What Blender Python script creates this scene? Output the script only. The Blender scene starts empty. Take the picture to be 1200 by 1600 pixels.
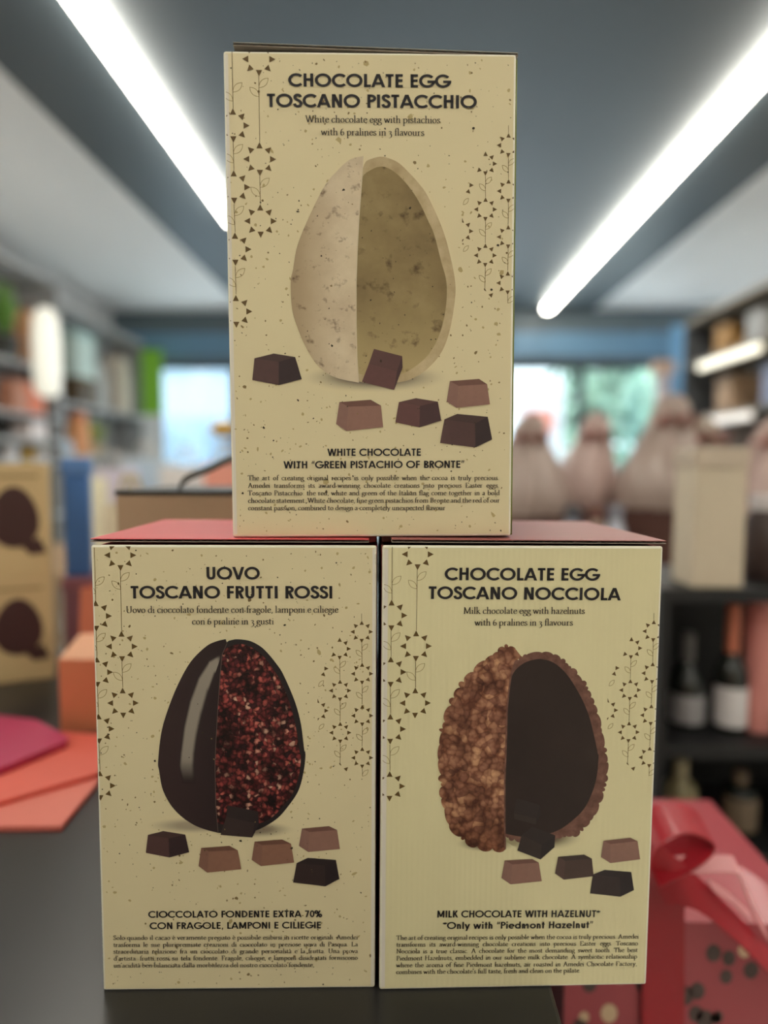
import bpy, math, random
from mathutils import Vector, Matrix
random.seed(7)
S = bpy.context.scene
COL = S.collection

# ------------------------------------------------------------------ camera
FPX, PITCH, ROLL, YAW = 999.5, 0.0718, 0.0037, 0.03
COUNTER = 0.90
CAM = Vector((0, 0, COUNTER + 0.3476))
RZ = Matrix.Rotation(YAW, 3, 'Z')
_fw = Vector((0, math.cos(PITCH), -math.sin(PITCH)))
_r = Vector((1, 0, 0)); _u = _r.cross(_fw)
FW = RZ @ _fw
RT = RZ @ (_r * math.cos(ROLL) + _u * math.sin(ROLL))
UP = RZ @ (-_r * math.sin(ROLL) + _u * math.cos(ROLL))
cd = bpy.data.cameras.new('camera'); cam = bpy.data.objects.new('camera', cd); COL.objects.link(cam)
m3 = Matrix((RT, UP, -FW)).transposed()
cam.matrix_world = Matrix.Translation(CAM) @ m3.to_4x4()
cd.sensor_fit = 'VERTICAL'; cd.sensor_height = 36.0; cd.lens = 36.0 * FPX / 1600
cd.clip_start = 0.02; cd.clip_end = 200
cd.dof.use_dof = True; cd.dof.focus_distance = 0.407; cd.dof.aperture_fstop = 1.9
S.camera = cam

# ------------------------------------------------------------------ world, lights, exposure
W = bpy.data.worlds.new('sky'); S.world = W; W.use_nodes = True
wn = W.node_tree.nodes; wl = W.node_tree.links
bg = wn['Background']; bg.inputs[0].default_value = (0.74, 0.90, 1.0, 1); bg.inputs[1].default_value = 1.7
S.view_settings.view_transform = 'Standard'; S.view_settings.look = 'None'
S.view_settings.gamma = 1.0; S.view_settings.use_curve_mapping = False
S.view_settings.exposure = 1.22
sd = bpy.data.lights.new('bounce_sun', 'SUN'); sd.energy = 4.5; sd.angle = 0.02; sd.color = (0.92, 0.97, 1.0)
bounce_sun = bpy.data.objects.new('bounce_sun', sd); COL.objects.link(bounce_sun); bounce_sun.location = (-10, 0, 20)      # added: lit paving brightens the shop ceiling; beam runs along the street outside
bounce_sun.rotation_euler = Vector((0.75, 0.12, -0.75)).to_track_quat('-Z', 'Y').to_euler()
STRIP_POWER = 15.5


# ------------------------------------------------------------------ helpers
def ray(px, py):
    return (FW * FPX + RT * (px - 600) + UP * (800 - py)).normalized()


def at(px, py, Y):
    d = ray(px, py); return CAM + d * (Y / d.y)


def at_z(px, py, z):
    d = ray(px, py); return CAM + d * ((z - CAM.z) / d.z)


def lin(c):
    return tuple(((v / 255) / 12.92 if v / 255 <= 0.04045 else ((v / 255 + 0.055) / 1.055) ** 2.4) for v in c)


_M = {}


def mat(name, rgb, rough=0.6, metal=0.0, spec=0.5, var=0.06, scale=30, coat=0.0, bump=0.0, trans=0.0):
    """surface colour (sRGB 0-255) with a light procedural mottling"""
    if name in _M: return _M[name]
    m = bpy.data.materials.new(name); m.use_nodes = True; _M[name] = m
    n = m.node_tree.nodes; l = m.node_tree.links; b = n['Principled BSDF']
    c = lin(rgb)
    tc = n.new('ShaderNodeTexCoord'); no = n.new('ShaderNodeTexNoise'); no.inputs['Scale'].default_value = scale
    no.inputs['Detail'].default_value = 4
    l.new(tc.outputs['Object'], no.inputs['Vector'])
    mx = n.new('ShaderNodeMix'); mx.data_type = 'RGBA'
    mx.inputs[6].default_value = tuple(v * (1 - var) for v in c) + (1,)
    mx.inputs[7].default_value = tuple(min(1, v * (1 + var)) for v in c) + (1,)
    l.new(no.outputs['Fac'], mx.inputs[0]); l.new(mx.outputs[2], b.inputs['Base Color'])
    b.inputs['Roughness'].default_value = rough; b.inputs['Metallic'].default_value = metal
    b.inputs['Specular IOR Level'].default_value = spec
    b.inputs['Coat Weight'].default_value = coat
    if trans: b.inputs['Transmission Weight'].default_value = trans
    if bump:
        bp = n.new('ShaderNodeBump'); bp.inputs['Strength'].default_value = bump; bp.inputs['Distance'].default_value = 0.01
        l.new(no.outputs['Fac'], bp.inputs['Height']); l.new(bp.outputs[0], b.inputs['Normal'])
    return m


def emis(name, rgb, power):
    if name in _M: return _M[name]
    m = bpy.data.materials.new(name); m.use_nodes = True; _M[name] = m
    b = m.node_tree.nodes['Principled BSDF']
    b.inputs['Base Color'].default_value = (0.8, 0.8, 0.8, 1)
    b.inputs['Emission Color'].default_value = lin(rgb) + (1,); b.inputs['Emission Strength'].default_value = power
    return m


def glass(name, tint=(0.96, 0.98, 0.98), gloss=0.08):
    if name in _M: return _M[name]
    m = bpy.data.materials.new(name); m.use_nodes = True; _M[name] = m
    n = m.node_tree.nodes; l = m.node_tree.links; n.remove(n['Principled BSDF'])
    t = n.new('ShaderNodeBsdfTransparent'); t.inputs[0].default_value = tint + (1,)
    g = n.new('ShaderNodeBsdfGlossy'); g.inputs['Roughness'].default_value = 0.05
    x = n.new('ShaderNodeMixShader'); x.inputs[0].default_value = gloss
    l.new(t.outputs[0], x.inputs[1]); l.new(g.outputs[0], x.inputs[2])
    l.new(x.outputs[0], n['Material Output'].inputs[0])
    return m


class MB:
    """collects polygons for ONE mesh object"""
    def __init__(s): s.v = []; s.f = []; s.mi = []; s.uv = []; s.mats = []

    def mid(s, m):
        if m not in s.mats: s.mats.append(m)
        return s.mats.index(m)

    def poly(s, pts, m, uv=None):
        k = len(s.v); s.v += [tuple(p) for p in pts]; s.f.append(list(range(k, k + len(pts))))
        s.mi.append(s.mid(m)); s.uv.append(uv or [(0, 0)] * len(pts))

    def grid(s, rows, m, closed=False):
        """rows: list of equally long point lists"""
        k = len(s.v); n = len(rows[0]); i = s.mid(m)
        for r in rows: s.v += [tuple(p) for p in r]
        for a in range(len(rows) - 1):
            for b in range(n if closed else n - 1):
                c = (b + 1) % n
                s.f.append([k + a * n + b, k + a * n + c, k + (a + 1) * n + c, k + (a + 1) * n + b]); s.mi.append(i)
                s.uv.append([(0, 0)] * 4)

    def box(s, x0, x1, y0, y1, z0, z1, m):
        P = [(x, y, z) for z in (z0, z1) for y in (y0, y1) for x in (x0, x1)]
        k = len(s.v); s.v += P; i = s.mid(m)
        for q in ((0, 2, 3, 1), (4, 5, 7, 6), (0, 1, 5, 4), (2, 6, 7, 3), (0, 4, 6, 2), (1, 3, 7, 5)):
            s.f.append([k + a for a in q]); s.mi.append(i); s.uv.append([(0, 0)] * 4)

    def lathe(s, prof, m, c=(0, 0, 0), n=24, sx=1, sy=1):
        rows = [[(c[0] + r * sx * math.cos(6.28318 * j / n), c[1] + r * sy * math.sin(6.28318 * j / n), c[2] + z) for j in range(n)] for r, z in prof]
        s.grid(rows, m, True)
        for r, rev in ((rows[0], True), (rows[-1], False)):
            s.poly(r[::-1] if rev else r, m)

    def tube(s, pts, rad, m, n=8):
        rows = []
        for i, p in enumerate(pts):
            p = Vector(p); t = (Vector(pts[min(i + 1, len(pts) - 1)]) - Vector(pts[max(i - 1, 0)])).normalized()
            a = t.orthogonal().normalized(); a = (Vector((0, 0, 1)).cross(t).normalized() if abs(t.z) < .95 else Vector((1, 0, 0)))
            b = t.cross(a); rr = rad[i] if isinstance(rad, (list, tuple)) else rad
            rows.append([p + (a * math.cos(6.28318 * j / n) + b * math.sin(6.28318 * j / n)) * rr for j in range(n)])
        s.grid(rows, m, True); s.poly(rows[0][::-1], m); s.poly(rows[-1], m)

    def ribbon(s, pts, wvec, th, m):
        """band with width vector wvec (one vector or one per point) and thickness th"""
        rows = []
        for i, p in enumerate(pts):
            p = Vector(p); t = (Vector(pts[min(i + 1, len(pts) - 1)]) - Vector(pts[max(i - 1, 0)])).normalized()
            w = Vector(wvec[i] if isinstance(wvec, list) else wvec) / 2
            nn = t.cross(w); nn = nn.normalized() * th / 2 if nn.length > 1e-9 else Vector((0, 0, th / 2))
            rows.append([p - w - nn, p + w - nn, p + w + nn, p - w + nn])
        s.grid(rows, m, True); s.poly(rows[0][::-1], m); s.poly(rows[-1], m)

    def build(s, name, parent=None, bevel=0, smooth=False, solid=0, seg=2, subsurf=0):
        me = bpy.data.meshes.new(name); me.from_pydata(s.v, [], s.f); me.update()
        for m in s.mats: me.materials.append(m)
        me.polygons.foreach_set('material_index', s.mi)
        if any(u[0] != u[-1] for u in s.uv if len(u) > 1):
            ul = me.uv_layers.new(name='UVMap'); k = 0
            for u in s.uv:
                for q in u: ul.data[k].uv = q; k += 1
        if smooth: me.polygons.foreach_set('use_smooth', [True] * len(me.polygons))
        o = bpy.data.objects.new(name, me); COL.objects.link(o)
        if parent: o.parent = parent
        if solid:
            q = o.modifiers.new('s', 'SOLIDIFY'); q.thickness = solid; q.offset = 0
        if bevel:
            q = o.modifiers.new('b', 'BEVEL'); q.width = bevel; q.segments = seg; q.limit_method = 'ANGLE'; q.angle_limit = 0.7
        if subsurf:
            q = o.modifiers.new('u', 'SUBSURF'); q.levels = q.render_levels = subsurf
        return o


def tag(o, label=None, cat=None, group=None, kind=None):
    if label: o['label'] = label
    if cat: o['category'] = cat
    if group: o['group'] = group
    if kind: o['kind'] = kind
    return o


def thing(name, label, cat, loc=(0, 0, 0), rz=0, group=None):
    o = bpy.data.objects.new(name, None); COL.objects.link(o); o.empty_display_size = 0.05
    o.location = loc; o.rotation_euler = (0, 0, rz)
    return tag(o, label, cat, group)


def struct(o): o['kind'] = 'structure'; return o


def bx(name, dims, m, parent=None, bevel=0):
    b = MB(); b.box(*dims, m); return b.build(name, parent, bevel)


# ------------------------------------------------------------------ room shell
CEIL = 2.90
Y0, Y1 = -3.6, 7.1          # behind the camera / shop front
XL, XR = -3.15, 3.2
white = mat('ceiling_white_paint', (240, 238, 236), 0.7, var=0.02, scale=3)
dark = mat('ceiling_slate_paint', (56, 65, 70), 0.48, var=0.05, scale=4, spec=.9)
wallp = mat('wall_pale_paint', (200, 200, 200), 0.7, var=0.04, scale=4)
struct(bx('floor', (XL, XR, Y0, Y1, -0.1, 0), mat('floor_pale_tile', (204, 202, 198), 0.45, var=0.08, scale=3)))
struct(bx('ceiling', (XL, XR, Y0, Y1, CEIL, CEIL + 0.1), white))
bl, br_ = at_z(0, 97, CEIL).x, at_z(1200, 255, CEIL).x
struct(bx('trim_1', (bl, br_, Y0 + 0.01, Y1 - 0.16, CEIL - 0.025, CEIL - 0.001), dark))
struct(bx('wall_left', (XL - 0.1, XL, Y0, Y1, 0, CEIL), wallp))
struct(bx('wall_right', (XR, XR + 0.1, Y0, Y1, 0, CEIL), wallp))
struct(bx('wall_near', (XL, XR, Y0 - 0.1, Y0, 0, CEIL), mat('wall_cream_paint', (214, 204, 186), 0.7, var=0.03, scale=4)))
# shop front: header beam with a pale blue band, low sill, glazed bays
hz = at(880, 566, Y1).z
bz0, bz1 = at(880, 560, Y1).z, at(880, 524, Y1).z
wf = MB(); wf.box(XL, XR, Y1 - 0.15, Y1 + 0.1, hz, CEIL - 0.001, mat('header_slate', (92, 106, 114), 0.5, var=0.04, scale=3))
wf.box(XL, XR, Y1 - 0.165, Y1 - 0.15, bz0, bz1, mat('header_blue_band', (104, 142, 172), 0.5, var=0.03, scale=3))
wf.box(XL, XR, Y1 - 0.02, Y1 + 0.1, 0, 0.35, wallp)
struct(wf.build('wall_far'))
frame_m = mat('window_frame_dark', (58, 66, 72), 0.5)
pane_m = glass('window_glass')
nb = 5; bw = (XR - XL) / nb
for i in range(nb):
    a, b = XL + i * bw, XL + (i + 1) * bw
    f = MB(); t = 0.035
    f.box(a, a + t, Y1, Y1 + 0.08, 0.35, hz, frame_m); f.box(b - t, b, Y1, Y1 + 0.08, 0.35, hz, frame_m)
    f.box(a + t, b - t, Y1, Y1 + 0.08, hz - 0.07, hz, frame_m); f.box(a + t, b - t, Y1, Y1 + 0.08, 0.35, 0.42, frame_m)
    o = struct(f.build('window_%d' % (i + 1)))
    p = MB(); p.box(a + t, b - t, Y1 + 0.035, Y1 + 0.045, 0.42, hz - 0.07, pane_m); p.build('pane', o)


# ceiling lights
def strip_light(name, label, xa, xb, ya, yb, group='ceiling strip lights', power=None):
    t = thing(name, label, 'ceiling light', ((xa + xb) / 2, (ya + yb) / 2, CEIL - 0.025), 0, group)
    w = (xb - xa) / 2; h = (yb - ya) / 2
    d = MB(); d.box(-w, w, -h, h, -0.055, -0.012, emis('lamp_diffuser', (255, 250, 236), STRIP_POWER)); d.build('diffuser', t, 0.006)
    c = MB(); c.box(-w - .004, w + .004, -h - .01, h + .01, -0.012, 0, mat('lamp_housing', (215, 215, 212), 0.5)); c.build('housing', t)
    return t


lx = at_z(117, 0, CEIL - .07).x; rx = at_z(1200, 112, CEIL - .07).x
ly = at_z(340, 350, CEIL - .07).y; ry = at_z(843, 485, CEIL - .07).y
strip_light('linear_ceiling_light', 'long white strip light on the dark ceiling left of the box pyramid', lx - .031, lx + .031, -3.2, ly)
strip_light('linear_ceiling_light', 'long white strip light on the dark ceiling right of the box pyramid', rx - .031, rx + .031, -3.2, ry)
# street outside
struct(bx('ground', (-25, 25, Y1 + 0.15, 40, -0.3, -0.02), mat('street_paving', (206, 208, 208), 0.8, var=0.05, scale=2)))

# ------------------------------------------------------------------ counter
cx1 = at_z(866, 1552, COUNTER).x
black = mat('counter_black_laminate', (36, 35, 35), 0.32, var=0.1, scale=8, spec=0.5)
t = thing('shop_counter', 'dark grey satin counter the box pyramid stands on', 'counter', ((cx1 - 1.6) / 2, 0.55, 0))
hw = (cx1 + 1.6) / 2
bx('worktop', (-hw, hw, -.47, .62, COUNTER - .04, COUNTER), black, t, 0.003)
bx('body', (-hw + .03, hw - .03, -.42, .57, 0.08, COUNTER - .04), mat('counter_body', (40, 40, 42), 0.6), t)
bx('plinth', (-hw + .06, hw - .06, -.38, .53, 0, .08), mat('counter_plinth', (20, 20, 20), 0.6), t)


# ------------------------------------------------------------------ lettering
def arc(cx, cy, rx, ry, a0, a1, n=28):
    return [(cx + rx * math.cos(math.radians(a0 + (a1 - a0) * i / n)), cy + ry * math.sin(math.radians(a0 + (a1 - a0) * i / n))) for i in range(n + 1)]


def cr(P, k=5):
    out = []
    for i in range(len(P) - 1):
        p0 = P[max(i - 1, 0)]; p1 = P[i]; p2 = P[i + 1]; p3 = P[min(i + 2, len(P) - 1)]
        for j in range(k):
            t = j / k
            out.append(tuple(0.5 * (2 * b + (c - a) * t + (2 * a - 5 * b + 4 * c - d) * t * t + (3 * b - a - 3 * c + d) * t ** 3) for a, b, c, d in zip(p0, p1, p2, p3)))
    return out + [P[-1]]


def sans(ch, w):
    """geometric bold sans: (advance, [('p', centreline) | ('q', polygon)])"""
    h = w / 2
    V = lambda x, a=0, b=1: ('q', [(x - h, a), (x + h, a), (x + h, b), (x - h, b)])
    B = lambda y, a, b, k=1.0: ('q', [(a, y - h * k), (b, y - h * k), (b, y + h * k), (a, y + h * k)])

    def D(x0, y0, x1, y1):
        q = h * math.hypot(x1 - x0, y1 - y0) / abs(y1 - y0)
        return ('q', [(x0 - q, y0), (x0 + q, y0), (x1 + q, y1), (x1 - q, y1)])
    r = .5 - h + .012
    s = .075
    G = {
        'A': (.86, [D(.09, 0, .43 - .01, 1), D(.77, 0, .43 + .01, 1), B(.29, .2, .66, .9)]),
        'B': (.62, [V(s + h), ('p', [(s + h, 1 - h), (.3, 1 - h)] + arc(.3, .75, .19, .25 - h, 90, -90, 14) + [(s + h, .5)]), ('p', [(s + h, .5), (.32, .5)] + arc(.32, .27 - .01, .22, .26 - h, 90, -90, 14) + [(s + h, h)])]),
        'C': (.9, [('p', arc(.53, .5, r, r, 43, 317))]),
        'D': (.83, [V(s + h), ('p', [(s + h, 1 - h), (.28, 1 - h)] + arc(.28, .5, .47 - h, .5 - h, 90, -90) + [(s + h, h)])]),
        'E': (.59, [V(s + h), B(1 - h, s, .54), B(.52, s, .52), B(h, s, .54)]),
        'F': (.55, [V(s + h), B(1 - h, s, .52), B(.5, s, .5)]),
        'G': (1.0, [('p', arc(.53, .5, r, r, 40, 352)), B(.45, .54, .53 + r + h, .95)]),
        'H': (.76, [V(s + h), V(.76 - s - h), B(.54, s, .76 - s)]),
        'I': (2 * s + w, [V(s + h)]),
        'K': (.68, [V(s + h), D(s + w + .0, .42, .54, 1), D(.6, 0, s + w + .07, .55)]),
        'L': (.53, [V(s + h), B(h, s, .5)]),
        'M': (.98, [V(s + h), V(.98 - s - h), D(.49, .1, s + h + .02, 1), D(.49, .1, .98 - s - h - .02, 1)]),
        'N': (.78, [V(s + h), V(.78 - s - h), D(.78 - s - h - .02, 0, s + h + .02, 1)]),
        'O': (1.06, [('p', arc(.53, .5, r, r, 0, 360, 40))]),
        'P': (.6, [V(s + h), ('p', [(s + h, 1 - h), (.31, 1 - h)] + arc(.31, .71, .22, .29 - h, 90, -90, 16) + [(s + h, .42 + h)])]),
        'R': (.63, [V(s + h), ('p', [(s + h, 1 - h), (.31, 1 - h)] + arc(.31, .72, .21, .28 - h, 90, -90, 16) + [(s + h, .44 + h)]), D(.52, 0, .33, .48)]),
        'S': (.58, [('p', cr([(.48, .76), (.42, .88), (.29, .925), (.16, .87), (.125, .74), (.2, .61), (.32, .53), (.45, .42), (.495, .27), (.43, .125), (.29, .073), (.15, .13), (.09, .27)]))]),
        'T': (.58, [V(.29), B(1 - h, .04, .54)]),
        'U': (.74, [('p', [(s + h, 1), (s + h, .32)] + arc(.37, .32, .37 - s - h, .32 - h + .01, 180, 360, 20) + [(.74 - s - h, 1)])]),
        'V': (.78, [D(.39 - .01, 0, .09, 1), D(.39 + .01, 0, .69, 1)]),
        'W': (1.08, [D(.31, 0, .09, 1), D(.31, 0, .54, 1), D(.77, 0, .54, 1), D(.77, 0, .99, 1)]),
        'X': (.74, [D(.1, 0, .62, 1), D(.64, 0, .12, 1)]),
        'Z': (.62, [B(1 - h, .06, .56), B(h, .05, .57), D(.14, h, .46, 1 - h)]),
        '0': (.6, [('p', arc(.3, .5, .3 - h - .02, r, 0, 360, 30))]),
        '7': (.58, [B(1 - h, .05, .53), D(.2, 0, .45, 1 - h)]),
        '%': (.86, [('p', arc(.2, .76, .14, .19, 0, 360, 18)), ('p', arc(.66, .24, .14, .19, 0, 360, 18)), D(.24, 0, .62, 1)]),
        ',': (.28, [('q', [(.1, -.15), (.18, -.15), (.24, .16), (.1, .16)])]),
        '*': (.42, [('q', [(.19, .6), (.25, .6), (.25, 1.0), (.19, 1.0)]), D(.08, .7, .36, .9), D(.36, .7, .08, .9)]),
        '\u201c': (.42, [('q', [(.06, .66), (.18, .66), (.2, 1.02), (.13, 1.02)]), ('q', [(.24, .66), (.36, .66), (.38, 1.02), (.31, 1.02)])]),
        '\u201d': (.42, [('q', [(.08, .66), (.15, .66), (.22, 1.02), (.1, 1.02)]), ('q', [(.26, .66), (.33, .66), (.4, 1.02), (.28, 1.02)])]),
        'a': (.74, [('p', arc(.36, .35, .36 - h - .02, .36 - h, 0, 360)), V(.67 - h, 0, .7)]),
        'd': (.74, [('p', arc(.36, .35, .36 - h - .02, .36 - h, 0, 360)), V(.67 - h, 0, 1.02)]),
        'e': (.7, [('p', arc(.35, .35, .36 - h - .02, .36 - h, 0, 315)), B(.36, .06, .62, .8)]),
        'h': (.6, [V(s + h, 0, 1.02), ('p', [(s + h, .4)] + arc(.3, .42, .3 - s - h, .29 - h, 180, 0, 16) + [(.6 - s - h, 0)])]),
        'i': (2 * s + w, [V(s + h, 0, .7), V(s + h, .84, 1.02)]),
        'l': (2 * s + w, [V(s + h, 0, 1.02)]),
        'm': (.94, [V(s + h, 0, .7)] + [('p', [(x + s + h, .4)] + arc(x + .265, .42, .265 - s - h, .29 - h, 180, 0, 16) + [(x + .53 - s - h, 0)]) for x in (0, .38)]),
        'n': (.6, [V(s + h, 0, .7), ('p', [(s + h, .4)] + arc(.3, .42, .3 - s - h, .29 - h, 180, 0, 16) + [(.6 - s - h, 0)])]),
        'o': (.72, [('p', arc(.36, .35, .36 - h - .02, .36 - h, 0, 360))]),
        't': (.4, [V(.2, 0, .96), B(.63, .03, .37, .9)]),
        'u': (.6, [V(.6 - s - h, 0, .7), ('p', [(s + h, .7), (s + h, .3)] + arc(.3, .29, .3 - s - h, .3 - h, 180, 360, 16))]),
        'w': (.9, [D(.27, 0, .09, .7), D(.27, 0, .45, .7), D(.63, 0, .45, .7), D(.63, 0, .81, .7)]),
        'y': (.6, [D(.3, 0, .09, .7), D(.2, -.3, .51, .7)]),
        'z': (.52, [B(.7 - h, .05, .47), B(h, .04, .48), D(.14, h, .38, .7 - h)]),
        ' ': (.36, []),
    }
    return G[ch]


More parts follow.
